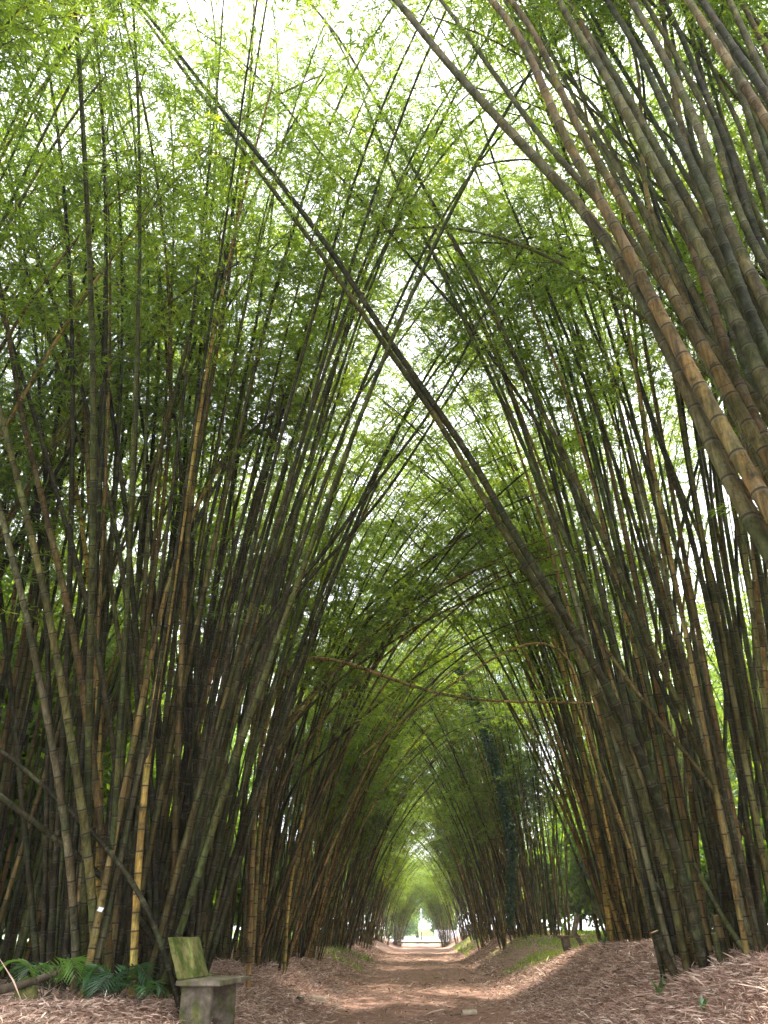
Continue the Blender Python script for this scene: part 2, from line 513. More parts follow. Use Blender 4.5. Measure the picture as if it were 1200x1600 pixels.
def leafy(P, s, f0, f1, per, tintbase, sc=1.0, nlf=12):
    """spray list along the upper part of a culm"""
    L = s[-1]
    out = []
    a = L * f0
    T = frames(P)[0]
    while a < L * f1:
        p = np.array([np.interp(a, s, P[:, k]) for k in range(3)])
        t = np.array([np.interp(a, s, T[:, k]) for k in range(3)])
        nb = np.random.default_rng(random.randrange(1 << 30)).poisson(per)
        for _ in range(nb):
            yaw = random.uniform(0, 2 * pi)
            pit = random.uniform(0.05, 0.85)
            q = a / L
            k_ = sc * random.uniform(.65, 1.25) * (1.0 if q < .8 else 0.8)
            out.append((p, yaw, pit, k_, random.randrange(nlf), tintbase + random.gauss(0, .10)))
        a += random.uniform(.26, .40)
    return out

def wisps(P, s, n, lo, hi):
    """thin bare side twigs on the lower culm"""
    ex = []
    for _ in range(n):
        a = random.uniform(lo, hi)
        if a > s[-1]: continue
        p = np.array([np.interp(a, s, P[:, k]) for k in range(3)])
        az = random.uniform(0, 2 * pi); el = random.uniform(-.1, .9); l = random.uniform(.3, 1.3)
        d = np.array([cos(az) * cos(el), sin(az) * cos(el), sin(el)])
        t = np.linspace(0, 1, 5)
        Q_ = p + d * (t * l)[:, None] + np.array([random.uniform(-.2, .2), random.uniform(-.2, .2), -.45]) * (l * t * t)[:, None]
        ex.append(tube(Q_, np.linspace(.0035, .0012, 5), 3))
    return ex

class Clump:
    def __init__(c, x, y, label, sides=8, group='bamboo clumps lining the avenue'):
        c.x, c.y = x, y
        c.o = bpy.data.objects.new('bamboo_clump', None); COL.objects.link(c.o)
        c.z = float(gz(x, y))
        c.o.location = (x, y, c.z)
        tag(c.o, label, 'bamboo', group)
        c.org = np.array([x, y, c.z]); c.sides = sides
        c.spr, c.ex = [], []
        c.n = 0; c.tone = 1.0
    def culm(c, P, s, r0, color, Ltot=None, label=None, name='culm'):
        P = P - c.org
        me, nodes = culm_mesh(P, s, r0, c.sides, Ltot or s[-1] * (1.22 if len(P) > 20 else 1.02))
        o = link(name, me, c.o)
        cc = COLS[color]; v = random.uniform(.75, 1.25) * c.tone
        o.color = (cc[0] * v, cc[1] * v * random.uniform(.93, 1.07), cc[2] * v, 1)
        if label: o['label'] = label
        c.n += 1
        return P
    def hero(c, pts, r0, Y0, Y1, color='olive', ext=4.0, f0=.45, per=1.0, Ltot=None, label=None, yp=1.0, droop=.5, f1=1.0, tint=.42, sc=1.0):
        pts = np.array(pts, float)
        d = np.r_[0, np.cumsum(np.linalg.norm(np.diff(pts, axis=0), axis=1))]; d /= d[-1]
        P = np.array([at(px, py, Y0 + (Y1 - Y0) * q ** yp) for (px, py), q in zip(pts, d)])
        g0 = float(gz(P[0][0], P[0][1]))
        if P[0][2] > g0 - .1:
            t = P[0] - P[1]; t /= np.linalg.norm(t)
            t = unit(t + np.array([0, 0, -.5]))
            P = np.vstack([P[0] + t * ((P[0][2] - g0 + .15) / max(.2, -t[2])), P])
        if ext > 0:
            t = unit(P[-1] - P[-2]); q = P[-1].copy(); ex = []
            h = unit(np.array([t[0], t[1], 0.0]) + 1e-6)
            for i in range(int(ext / .5)):
                t = unit(t + (h * .35 + np.array([0, 0, -.55])) * droop * .22)
                q = q + t * .5; ex.append(q)
            P = np.vstack([P, ex])
        P, s = resample(P, .2)
        P = smooth_line(P, 14)
        s = np.r_[0, np.cumsum(np.linalg.norm(np.diff(P, axis=0), axis=1))]
        Pl = c.culm(P, s, r0, color, Ltot, label)
        c.spr += leafy(Pl, s, f0, f1, per, tint, sc)
        c.ex += wisps(Pl, s, 3, 1.5, 7)
        return Pl, s
    def burst(c, tip, n, l, up=1.0):
        p = np.array(tip)
        for _ in range(n):
            d = unit(np.array([random.gauss(0, .5), random.gauss(0, .5), up * random.uniform(.1, 1.1)]))
            t = np.linspace(0, 1, 4); q = l * random.uniform(.3, 1)
            o = p + d * random.uniform(-.1, .1)
            c.ex.append(tube(o + d * (t * q)[:, None], np.linspace(.008, .002, 4), 3))
    def fill(c, n, rad, L=(13, 17), bias=(1, 0), biasw=.8, th=(2, 12), curve=(10, 40), r=(.035, .052), pal=PAL, f0=.42, per=1.0, tint=.42, nod=.9, ell=(1, 1), wn=2, sc=1.0, spread=1.0):
        for i in range(n):
            q = rad * math.sqrt(random.random()); a = random.uniform(0, 2 * pi)
            dx, dy = q * cos(a) * ell[0], q * sin(a) * ell[1]
            bx, by = c.x + dx, c.y + dy
            vx = q * cos(a) / rad * spread + bias[0] * biasw * random.uniform(.0, 1.5) + random.gauss(0, .22)
            vy = q * sin(a) / rad * spread * .8 + bias[1] * biasw + random.gauss(0, .3)
            az = math.atan2(vy, vx); mag = min(2.0, math.hypot(vx, vy))
            L_ = random.uniform(*L)
            P, s = proc_line((bx, by, float(gz(bx, by)) - .15), az, R(random.uniform(*th)) * mag, R(random.uniform(*curve)) * (.25 + .75 * mag), L_, nod * random.uniform(.5, 1.2))
            Pl = c.culm(P, s, random.uniform(*r), random.choice(pal))
            c.spr += leafy(Pl, s, f0 * random.uniform(.85, 1.15), 1.0, per, tint, sc)
            c.ex += wisps(Pl, s, wn, .8, 6)
    def stubs(c, n, rad, hmax=.9, ell=(1, 1)):
        for i in range(n):
            q = rad * random.uniform(.5, 1.1); a = random.uniform(0, 2 * pi)
            x, y = c.x + q * cos(a) * ell[0], c.y + q * sin(a) * ell[1]
            h = random.uniform(.25, hmax)
            P, s = proc_line((x, y, float(gz(x, y)) - .15), a, R(random.uniform(3, 16)), 0, h + .15, 0)
            c.culm(P, s, random.uniform(.035, .05), random.choice(['dark', 'brown', 'grey']), Ltot=15, name='cut_stump')
    def finish(c, templ=TEMPL):
        print('clump', c.x, c.y, 'culms', c.n, 'sprays', len(c.spr))
        build_foliage('foliage', c.spr, c.o, extra=c.ex, templ=templ)
        return c.o

# ================================================================== near right clump (base just outside the frame)
R0 = Clump(3.35, 4.3, 'nearest bamboo clump on the right, thick culms sweeping in from the right edge', 12)
R0.tone = .8
NR = dict(f0=.60, per=1.0, tint=.38)
for pts, r0, Y0, Y1, c, nm in [
    ([(1330, 1090), (1260, 960), (1200, 860), (1160, 800), (1110, 700), (1060, 575), (1010, 475), (975, 420), (932, 350), (850, 262), (790, 200), (690, 90), (620, 0)], .056, 3.9, 5.4, 'olive', None),
    ([(1340, 1030), (1260, 900), (1200, 785), (1150, 715), (1100, 612), (1045, 520), (1020, 475), (985, 395), (930, 300), (880, 215), (850, 140), (820, 65), (770, 0)], .060, 3.8, 5.2, 'brown', None),
    ([(1350, 860), (1260, 720), (1195, 637), (1140, 577), (1075, 500), (1010, 405), (947, 325), (860, 235), (790, 140), (740, 70), (690, 0)], .045, 4.5, 6.2, 'olive', 'slender curved olive culm crossing the thick ones'),
    ([(1340, 900), (1250, 770), (1187, 690), (1152, 600), (1112, 480), (1085, 380), (1040, 300), (1000, 220), (947, 133), (923, 60), (887, 0)], .050, 4.2, 6.0, 'brown', None),
    ([(1340, 860), (1260, 740), (1177, 562), (1140, 475), (1100, 395), (1055, 312), (1020, 253), (987, 190), (947, 117), (900, 50), (867, -10)], .062, 4.0, 5.6, 'olive', None),
    ([(1350, 800), (1260, 670), (1185, 530), (1152, 440), (1120, 345), (1100, 290), (1067, 233), (1017, 120), (987, 60), (943, -10)], .058, 4.3, 5.9, 'green', None),
    ([(1350, 740), (1270, 600), (1200, 480), (1155, 400), (1120, 310), (1100, 207), (1067, 150), (1040, 93), (987, 0)], .058, 4.0, 5.4, 'olive', None),
    ([(1350, 680), (1280, 570), (1200, 420), (1173, 350), (1147, 247), (1120, 187), (1093, 127), (1067, 60), (1033, -10)], .050, 4.6, 6.2, 'dark', None),
    ([(1360, 560), (1290, 400), (1250, 290), (1200, 187), (1160, 133), (1133, 87), (1100, 40), (1070, -10)], .062, 3.9, 5.2, 'brown', None),
    ([(1340, 960), (1250, 800), (1133, 560), (1080, 440), (1013, 340), (977, 283), (947, 233), (910, 180), (860, 133), (830, 75), (790, 0)], .042, 5.0, 6.8, 'olive', None),
    ([(1320, 1000), (1210, 790), (1107, 560), (1067, 460), (1040, 400), (1013, 330), (1003, 267), (1000, 117), (973, 10)], .036, 5.4, 7.0, 'tan', None),
    ([(1350, 900), (1250, 700), (1180, 540), (1127, 430), (1077, 333), (1053, 293), (993, 187), (950, 117), (905, 30), (880, -20)], .046, 4.9, 6.5, 'dark', None),
    ([(1360, 640), (1280, 480), (1230, 350), (1185, 230), (1150, 120), (1115, 30), (1090, -30)], .05, 4.5, 6, 'olive', None),
    ([(1340, 990), (1255, 840), (1180, 700), (1120, 600), (1050, 470), (990, 340), (955, 260), (900, 160), (850, 60), (825, -10)], .044, 5.2, 7.4, 'olive', None),
    ([(1340, 820), (1250, 650), (1190, 520), (1130, 400), (1085, 290), (1060, 180), (1045, 90), (1030, -20)], .050, 4.7, 6.4, 'brown', None),
    ([(1360, 700), (1290, 580), (1220, 460), (1165, 330), (1110, 170), (1085, 70), (1060, -20)], .046, 5.1, 6.9, 'olive', None),
    ([(1350, 450), (1290, 330), (1230, 200), (1180, 90), (1140, 0)], .055, 4.4, 5.6, 'olive', None),
    ([(1360, 1150), (1290, 1010), (1225, 880), (1180, 760), (1152, 640), (1095, 540), (1080, 480), (1050, 400), (1010, 310), (965, 200), (930, 110), (880, 20)], .030, 5.6, 7.6, 'olive', None),
]:
    R0.hero(pts, r0 * .98, Y0, Y1, c, ext=8, droop=.35, label=nm, **NR)
    if nm is None:
        ox, oy = random.uniform(8, 34), random.uniform(-34, 10)
        R0.hero([(a_ + ox * (1.2 - .9 * i_ / len(pts)), b_ + oy) for i_, (a_, b_) in enumerate(pts)], r0 * random.uniform(.8, 1.0), Y0 + .45, Y1 + random.uniform(.3, .9), random.choice(['olive', 'brown', 'dark', 'olive', 'green']), ext=7, droop=.35, **NR)
R0.finish()
RB = Clump(8.2, 8.6, 'bamboo clump set back on the right, its tops fill the upper right corner', 6)
RB.fill(60, 1.3, L=(14, 19), bias=(-.8, -.1), biasw=.7, th=(5, 10), curve=(12, 30), r=(.034, .055), f0=.36, per=1.0)
RB.finish()

# ================================================================== right clump with the cut stumps
R1 = Clump(4.6, 12.6, 'right hand bamboo clump with cut stumps at its foot, behind the two green sprouts', 8)
for pts, r0, Y0, Y1, c, e, nm in [
    ([(1085, 1440), (1060, 1330), (1010, 1200), (960, 1090), (900, 990), (850, 910), (800, 830), (740, 720), (680, 635), (600, 520), (520, 395), (430, 275), (330, 150), (225, 15)], .068, 11.8, 7.9, 'dark', 1.5, 'long culm leaning left right across the avenue'),
    ([(1062, 1450), (1040, 1340), (990, 1200), (940, 1095), (870, 965), (800, 852), (735, 745), (690, 662), (600, 538), (508, 405), (400, 262), (300, 128), (205, 0)], .060, 12.0, 8.2, 'olive', 1.5, 'twin of the long leaning culm, just below it'),
    ([(1160, 1420), (1130, 1260), (1090, 1160), (1040, 1060), (1000, 970), (967, 890), (937, 830), (907, 763), (860, 667), (817, 583), (780, 507), (740, 430), (700, 360), (655, 280), (600, 180), (550, 90)], .056, 12.6, 9.5, 'olive', 3, None),
    ([(1150, 1430), (1120, 1300), (1070, 1150), (1010, 1020), (960, 910), (883, 733), (860, 693), (827, 640), (800, 600), (767, 560), (747, 520), (700, 470), (640, 400), (580, 330), (520, 265), (450, 170)], .044, 13.0, 10, 'dark', 2, None),
    ([(1060, 1450), (1040, 1300), (1020, 1180), (980, 1060), (940, 960), (907, 893), (863, 800), (817, 693), (793, 643), (767, 593), (733, 520), (690, 420), (640, 330), (600, 240), (560, 130)], .048, 12.9, 10, 'green', 3, None),
    ([(1062, 1440), (1042, 1250), (1015, 1100), (988, 1000), (960, 900), (933, 777), (913, 707), (897, 650), (877, 590), (860, 550), (840, 500), (790, 380), (740, 260), (700, 150)], .040, 13.4, 11, 'tan', 3, 'slim tan culm'),
    ([(1130, 1430), (1110, 1250), (1080, 1100), (1040, 970), (1010, 880), (977, 763), (940, 667), (900, 557), (877, 507), (850, 440), (820, 370), (780, 280), (750, 180)], .042, 13, 10.5, 'dark', 3, None),
    ([(1120, 1440), (1110, 1300), (1095, 1100), (1078, 930), (1060, 870), (1040, 800), (990, 667), (947, 560), (920, 503), (880, 400), (850, 300), (830, 180)], .040, 13.3, 11, 'olive', 3, None),
    ([(1175, 1400), (1165, 1250), (1140, 1100), (1110, 960), (1067, 783), (1020, 663), (1000, 600), (957, 467), (933, 400), (915, 320), (880, 230), (830, 120)], .050, 12.2, 9.5, 'dark', 3, None),
    ([(1185, 1400), (1180, 1250), (1150, 1050), (1105, 860), (1060, 760), (1020, 650), (985, 560), (960, 470), (930, 370)], .040, 12.6, 11, 'olive', 4, None),
    ([(1100, 1440), (1085, 1300), (1070, 1150), (1055, 1000), (1035, 850), (1010, 700), (995, 600), (992, 480), (985, 400)], .040, 13.2, 12, 'brown', 4, None),
    ([(1120, 1430), (1130, 1250), (1135, 1100), (1130, 950), (1115, 820), (1108, 700), (1100, 600)], .036, 13.2, 12.5, 'grey', 5, None),
    ([(1090, 1430), (1085, 1200), (1060, 1050), (1050, 900), (1065, 820), (1085, 740), (1110, 660)], .045, 13.5, 13.0, 'olive', 5, None),
    ([(1150, 1420), (1160, 1200), (1160, 1050), (1150, 900), (1150, 780), (1145, 680)], .042, 12.8, 12.2, 'dark', 5, None),
    ([(1180, 1400), (1185, 1200), (1180, 1050), (1175, 900), (1190, 800), (1200, 700)], .040, 12.8, 12.2, 'grey', 5, None),
]:
    R1.hero(pts, r0, Y0, Y1, c, ext=e + 1, label=nm, f0=.62, per=1.2)
# leaning dead culms inside this clump
R1.hero([(1172, 1310), (1133, 1253), (1087, 1195), (1047, 1147), (1013, 1107), (980, 1063), (947, 1017), (935, 995)], .036, 11.8, 11.9, 'brown', ext=0, f0=1.1, Ltot=14, label='broken brown culm leaning across the upright ones')
R1.hero([(1150, 640), (1090, 680), (1050, 750), (1000, 808), (960, 852), (940, 890)], .032, 12.2, 12.6, 'dark', ext=0, f0=1.1, Ltot=14)
R1.hero([(1240, 760), (1160, 715), (1090, 670), (1040, 640), (990, 622), (930, 608), (880, 597), (835, 589)], .036, 10.5, 10.9, 'grey', ext=1, f0=.9, Ltot=9, label='thin pale cane arching over to the left')
R1.hero([(1220, 1560), (1140, 1460), (1100, 1385), (1085, 1350)], .040, 11.2, 12.4, 'green', ext=0, f0=1.2, Ltot=9)
R1.fill(52, 1.3, L=(16, 22), bias=(-1, -.1), biasw=.12, th=(3, 11), curve=(6, 24), r=(.030, .056), f0=.57, per=1.15, wn=4, pal=PAL + ['dark'] * 4)
R1.stubs(9, 1.25, 1.0)
R1.finish()

# ================================================================== left clump behind the bench
L1 = Clump(-4.15, 12.4, 'big left hand bamboo clump right behind the mossy concrete bench', 8)
for pts, r0, Y0, Y1, c, e, nm in [
    ([(235, 1440), (230, 1300), (215, 1080), (200, 960), (190, 880), (173, 783), (150, 693), (133, 627), (117, 567), (97, 510), (60, 400), (30, 320), (-10, 230)], .048, 12, 9.5, 'dark', 4, None),
    ([(245, 1440), (240, 1250), (225, 1150), (215, 1000), (205, 910), (197, 793), (173, 633), (163, 550), (153, 477), (143, 400), (125, 300), (105, 200), (90, 100), (78, 20)], .048, 12, 10, 'dark', 3, None),
    ([(230, 1440), (222, 1250), (200, 1100), (180, 960), (160, 820), (140, 733), (117, 667), (97, 593), (77, 533), (33, 400), (12, 330), (-15, 250)], .046, 12.3, 10, 'olive', 4, None),
    ([(170, 1450), (160, 1300), (140, 1150), (118, 1000), (90, 880), (63, 767), (37, 667), (23, 583), (7, 483), (-10, 400)], .058, 11.2, 9.3, 'brown', 5, None),
    ([(150, 1460), (135, 1300), (110, 1150), (85, 1000), (55, 860), (25, 740), (0, 640), (-20, 560)], .060, 11.0, 9.0, 'olive', 6, None),
    ([(120, 1460), (105, 1300), (80, 1150), (50, 1000), (20, 870), (-10, 760)], .056, 11.2, 9.4, 'grey', 6, None),
    ([(205, 1450), (195, 1300), (175, 1150), (150, 1000), (118, 870), (80, 740), (45, 620), (20, 540), (0, 480)], .050, 11.6, 9.6, 'dark', 5, None),
    ([(240, 1430), (250, 1250), (245, 1100), (242, 950), (237, 850), (230, 700), (213, 600), (200, 527), (195, 450), (190, 380), (180, 300)], .042, 12.4, 11, 'dark', 3, None),
    ([(275, 1440), (290, 1250), (292, 1050), (290, 900), (285, 780), (280, 683), (267, 617), (258, 533), (250, 430), (240, 350), (228, 270)], .042, 12.6, 11, 'dark', 3, None),
    ([(200, 1440), (205, 1300), (212, 1150), (222, 1000), (228, 880), (233, 783), (250, 700), (270, 627), (290, 550), (310, 467), (323, 400), (335, 290), (340, 160), (336, 40)], .046, 12, 10, 'olive', 3, None),
    ([(270, 1440), (275, 1250), (280, 1100), (287, 950), (292, 850), (297, 783), (313, 683), (330, 600), (347, 500), (363, 400), (378, 280), (390, 150), (397, 20)], .050, 12, 9.8, 'brown', 3, None),
    ([(290, 1430), (295, 1250), (297, 1100), (299, 900), (300, 783), (303, 667), (313, 567), (317, 433), (325, 300), (330, 180)], .046, 12.5, 11, 'dark', 3, None),
    ([(300, 1430), (305, 1250), (305, 1080), (312, 900), (333, 783), (360, 700), (380, 600), (400, 510), (418, 400), (428, 300), (435, 180)], .044, 12.4, 11, 'dark', 3, None),
    ([(210, 1500), (212, 1400), (224, 1250), (240, 1100), (262, 980), (275, 880), (292, 780), (310, 660)], .050, 11.0, 10.6, 'yellow', 5, 'bright golden yellow culm standing left of the bench'),
    ([(158, 1250), (155, 1150), (152, 1050), (145, 960), (130, 830), (115, 740), (102, 640), (90, 560)], .052, 12.3, 11.6, 'yellow', 5, 'yellow culm further left in the clump'),
    ([(300, 1440), (315, 1250), (330, 1170), (355, 1090), (385, 1010), (430, 945), (500, 875), (560, 790), (600, 738), (660, 665), (700, 600), (740, 520), (790, 430), (842, 345)], .044, 12.2, 11, 'dark', 0, 'dark culm leaning right over the path with a broken tufted tip'),
    ([(310, 1440), (325, 1270), (350, 1130), (400, 1010), (470, 915), (550, 835), (615, 755), (668, 672), (715, 600), (760, 535), (800, 480)], .040, 12.6, 12, 'dark', 2, None),
    ([(320, 1440), (332, 1280), (355, 1100), (385, 975), (417, 893), (460, 807), (487, 753), (507, 713), (533, 663), (560, 613), (610, 553), (650, 500), (690, 442)], .038, 12.8, 12.3, 'olive', 1.5, None),
    ([(300, 1440), (310, 1280), (330, 1120), (350, 980), (370, 893), (393, 783), (417, 717), (437, 650), (443, 617)], .050, 12.1, 11.6, 'dark', 0, 'dark culm snapped off at a ragged tip'),
    ([(310, 1440), (320, 1280), (350, 1050), (385, 920), (420, 800), (443, 733), (463, 667), (487, 600), (513, 517), (535, 400), (548, 275)], .042, 12.4, 11.6, 'dark', 0, 'dark culm ending in a blunt broken top'),
    ([(305, 1440), (310, 1300), (325, 1150), (348, 1000), (380, 880), (405, 790), (440, 650), (470, 540), (500, 440), (520, 340)], .040, 12.9, 12, 'dark', 3, None),
    ([(180, 1450), (190, 1350), (205, 1200), (226, 1000), (240, 900), (250, 830)], .045, 11.5, 11.3, 'brown', 8, None),
    ([(140, 1500), (160, 1400), (185, 1280), (205, 1180), (225, 1080), (250, 960)], .048, 10.8, 11.1, 'tan', 8, None),
    ([(150, 1500), (178, 1390), (200, 1290), (222, 1180), (240, 1080), (262, 970)], .044, 10.9, 11.3, 'grey', 8, None),
]:
    Pl, _s = L1.hero(pts, r0, Y0, Y1, c, ext=e and e + 1.5, label=nm, f0=.55, per=1.2)
    if e == 0:
        for q_ in (1, 3, 6): L1.burst(Pl[-q_], 14, .9)
L1.hero([(270, 1512), (255, 1470), (232, 1420), (215, 1375), (190, 1342), (120, 1280), (60, 1215), (-20, 1155)], .036, 10.9, 10.7, 'dark', ext=1, f0=1.1, Ltot=30, label='dead trunk leaning left from behind the bench')
L1.hero([(200, 1400), (150, 1360), (100, 1320), (60, 1290), (30, 1270), (0, 1240), (-60, 1200)], .045, 11.6, 10.4, 'dark', ext=0, f0=1.1, Ltot=30)
L1.hero([(385, 592), (440, 593), (500, 592), (545, 575), (600, 545)], .022, 11.5, 11.5, 'dark', ext=0, f0=.1, Ltot=9) if False else None
L1.fill(70, 1.05, L=(16, 22), bias=(.5, -.1), biasw=.35, th=(8, 15), curve=(8, 26), r=(.030, .054), f0=.57, per=1.1, wn=4, pal=PAL + ['dark'] * 6)
L1.stubs(8, 1.2, .8)
L1.finish()
LE = Clump(-6.6, 12.9, 'smaller bamboo clump at the left edge, beside the big one behind the bench', 8)
LE.fill(30, .8, L=(14, 19), bias=(-.1, -.2), biasw=.4, th=(5, 12), curve=(8, 24), r=(.034, .054), f0=.5, per=1.1, wn=3)
LE.finish()

# ================================================================== the rest of the avenue
L2 = Clump(-4.3, 19.5, 'second bamboo clump on the left, with slim yellow culms at its front edge', 6)
for pts, r0, Y0, Y1, c, e, nm in [
    ([(445, 1500), (450, 1400), (468, 1300), (490, 1200), (505, 1100), (515, 1000)], .045, 19, 18.5, 'yellow', 6, 'straight golden culm at the front edge'),
    ([(408, 1495), (415, 1400), (425, 1300), (438, 1200)], .045, 19.5, 19, 'yellow', 8, None),
    ([(395, 1490), (405, 1300), (420, 1180), (470, 1110), (520, 1050), (590, 985), (650, 935), (720, 897), (790, 875), (835, 862)], .055, 18, 16.4, 'tan', 1, 'curved culm arching right over the path'),
    ([(385, 1490), (392, 1320), (405, 1200), (450, 1120), (510, 1060), (580, 1005), (640, 955), (700, 915), (760, 882), (800, 862)], .05, 18.2, 16.6, 'brown', 1, None),
    ([(380, 1490), (385, 1340), (395, 1240), (440, 1150), (500, 1085), (570, 1030), (640, 985), (700, 950), (760, 925)], .046, 18.0, 16.6, 'olive', 2, None),
    ([(405, 1490), (415, 1320), (440, 1210), (500, 1130), (560, 1060), (630, 1000), (700, 940), (760, 900), (810, 880)], .044, 18.4, 17, 'tan', 2, None),
    ([(395, 1490), (403, 1310), (415, 1190), (455, 1100), (510, 1020), (570, 950), (630, 900), (690, 860)], .044, 18.3, 17, 'brown', 2, None),
    ([(415, 1490), (425, 1330), (450, 1230), (520, 1160), (590, 1100), (660, 1050), (720, 1010), (770, 985)], .04, 19.0, 17.8, 'dark', 2, None),
    ([(400, 1490), (410, 1300), (430, 1180), (490, 1080), (550, 1000), (610, 930), (680, 870), (740, 815), (790, 790)], .05, 18.5, 17.0, 'olive', 2, None),
    ([(390, 1490), (396, 1320), (400, 1200), (425, 1090), (450, 1023), (500, 1022), (560, 1040), (620, 1065), (680, 1085), (740, 1095), (800, 1097), (870, 1097), (950, 1100)], .050, 15.4, 14.2, 'tan', 0, 'bent pale cane hanging across the avenue'),
]:
    L2.hero(pts, r0, Y0, Y1, c, ext=e, label=nm, f0=.45 if c != 'tan' else .8, per=1.0)
L2.fill(90, 1.3, L=(13, 18), bias=(1, -.1), biasw=.75, th=(6, 12), curve=(14, 46), r=(.026, .046), pal=PAL + ['yellow', 'tan', 'tan'], per=.9, f0=.48)
L2.stubs(5, 1.5)
L2o = L2.finish()

R2 = Clump(5.1, 20.0, 'right hand clump just past the stumps, with thick yellow culms on its left edge', 6)
for pts, r0, Y0, Y1, c, e, nm in [
    ([(955, 1470), (945, 1380), (932, 1300), (915, 1200), (890, 1080), (860, 980), (820, 880)], .075, 19.3, 18.5, 'yellow', 6, 'thick golden culm at the left edge of the clump'),
    ([(968, 1465), (960, 1350), (945, 1240), (920, 1130), (890, 1040)], .055, 19.8, 19, 'tan', 7, None),
    ([(1020, 1440), (985, 1330), (950, 1230), (925, 1170), (905, 1100), (905, 1040), (860, 990), (790, 1015), (720, 1060), (660, 1100), (600, 1150), (560, 1185)], .046, 16.6, 15.2, 'tan', 0, 'thin cane bowed over to the left across the avenue'),
]:
    R2.hero(pts, r0, Y0, Y1, c, ext=e, label=nm, f0=.45 if e else .85, per=1.0)
R2.fill(92, 1.25, L=(13, 18), bias=(-1, -.1), biasw=.6, th=(5, 11), curve=(12, 42), r=(.026, .048), pal=PAL + ['yellow'] * 2 + ['tan'], per=.9, f0=.48, ell=(.7, 1.3))
R2.stubs(4, 1.4)
R2o = R2.finish()

L3 = Clump(-4.2, 27, 'third bamboo clump back on the left, arching over the path', 6); L3.tone = 1.35
L3.fill(98, 1.1, L=(13, 18), bias=(1, -.1), biasw=.85, th=(6, 13), curve=(18, 62), r=(.018, .038), pal=PAL + ['tan', 'yellow', 'brown', 'tan'], per=.62, f0=.28)
L3o = L3.finish()
R3 = Clump(4.3, 33.5, 'right hand bamboo clump behind the grassy patch, beyond the far bench', 6); R3.tone = 1.35
R3.fill(98, 1.4, L=(13, 18), bias=(-1, -.1), biasw=.8, th=(5, 13), curve=(16, 58), r=(.018, .038), pal=PAL + ['tan', 'tan', 'yellow', 'brown'], per=.62, f0=.28)
R3o = R3.finish()

def copy_clump(src, x, y, rz, label, sc=1.0, mirror=False):
    r = src.copy(); COL.objects.link(r)
    r.location = (x, y, float(gz(x, y)) - .05); r.rotation_euler = (0, 0, rz); r.scale = (sc, sc, sc)
    r['label'] = label
    for ch in list(src.children):
        c = ch.copy(); COL.objects.link(c); c.parent = r
        if 'label' in c: del c['label']
        if c.type == 'MESH' and c.name.startswith('culm'):
            cc = COLS[random.choice(PAL + ['tan', 'brown', 'yellow', 'tan', 'tan'])]; v = random.uniform(.9, 1.6)
            c.color = (cc[0] * v, cc[1] * v, cc[2] * v, 1)
    return r

far = [
    (L3o, -4.1, 36.5, .25, 'fourth bamboo clump down the left side of the avenue', 1.0),
    (R3o, 4.1, 43.5, .2, 'right side bamboo clump, next one down the avenue after the ivy draped one', .98),
    (R3o, -3.9, 46, pi - .2, 'fifth bamboo clump down the left side of the avenue', .92),
    (L3o, 4.0, 54, pi + .2, 'right side bamboo clump midway down the tunnel, low arching culms', .84),
    (L3o, -3.8, 56, -.15, 'sixth bamboo clump down the left side of the avenue', .78),
    (R3o, 3.35, 64, -.1, 'right side bamboo clump, second from the far opening', .68),
    (R3o, -3.2, 65.5, pi + .1, 'left side bamboo clump, second from the far opening', .62),
    (L3o, 2.2, 74, pi - .2, 'last bamboo clump on the right at the bright far opening', .48),
    (L3o, -2.1, 75, .2, 'last bamboo clump on the left at the bright far opening', .44),
    (R3o, 9.8, 35, .9, 'bamboo clump set back on the right, seen through the gap above the far bench', .9),
    (L3o, -10, 17.5, 1.2, 'bamboo clump set back behind the first and second left clumps', .9),
    (R3o, 10.5, 22, 2.2, 'bamboo clump set back behind the right row, filling the gaps between the stump clump culms', .8),
    (L3o, -10.5, 25, 2.6, 'bamboo clump set back behind the left row', .85),
    (R3o, -5.2, -4.0, pi, 'bamboo clump on the left behind the viewpoint, only shading the path', .9),  # added out of view to block flat sky light from behind the camera
    (L3o, 5.2, -3.5, pi, 'bamboo clump on the right behind the viewpoint, only shading the path', .9),  # its unseen counterpart, likewise added to keep sky light off the culms
]
for a in far: copy_clump(*a)

# near left clump just outside the frame, its foliage hangs into the top left corner
L0 = Clump(-6.6, 4.2, 'nearest bamboo clump on the left, only its leafy tops hang into the top left corner', 8)
L0.fill(18, 1.0, L=(14, 17), bias=(.5, .6), biasw=.5, th=(2, 4), curve=(6, 12), nod=.35, r=(.016, .026), f0=.60, per=2.2)
L0.finish()
LB = Clump(-9.0, 10.5, 'bamboo clump set back on the left, its leaves fill the gaps at the left edge', 6)
LB.fill(60, 1.4, L=(13, 18), bias=(.5, 0), biasw=.7, th=(5, 10), curve=(10, 28), r=(.034, .055), f0=.36, per=.65)
LB.finish()

# ================================================================== ivy column on the right hand side
def leaf_cloud(name, line, rad, n, size, mat, parent=None, droop=.5, mean=.4):
    line = np.asarray(line, float)
    ln, s = resample(line, .1)
    idx = rng.integers(0, len(ln), n)
    ru = rng.random(n) ** .6 * np.interp(idx / len(ln), [0, .5, 1], rad)
    dirs = unit(rng.normal(0, 1, (n, 3)))
    P = ln[idx] + dirs * ru[:, None]
    D = unit(rng.normal(0, .7, (n, 3)) + np.array([0, 0, -droop]))
    N = unit(np.cross(D, rng.normal(0, 1, (n, 3))))
    L = size * rng.uniform(.6, 1.4, n)
    V = leaf_quads(P, D, N, L, L * .7).reshape(-1, 3)
    me = mkmesh(name, V, np.arange(n * 4).reshape(-1, 4), [mat], attrs={'tint': rng.normal(mean, .2, n)})
    return link(name, me, parent)

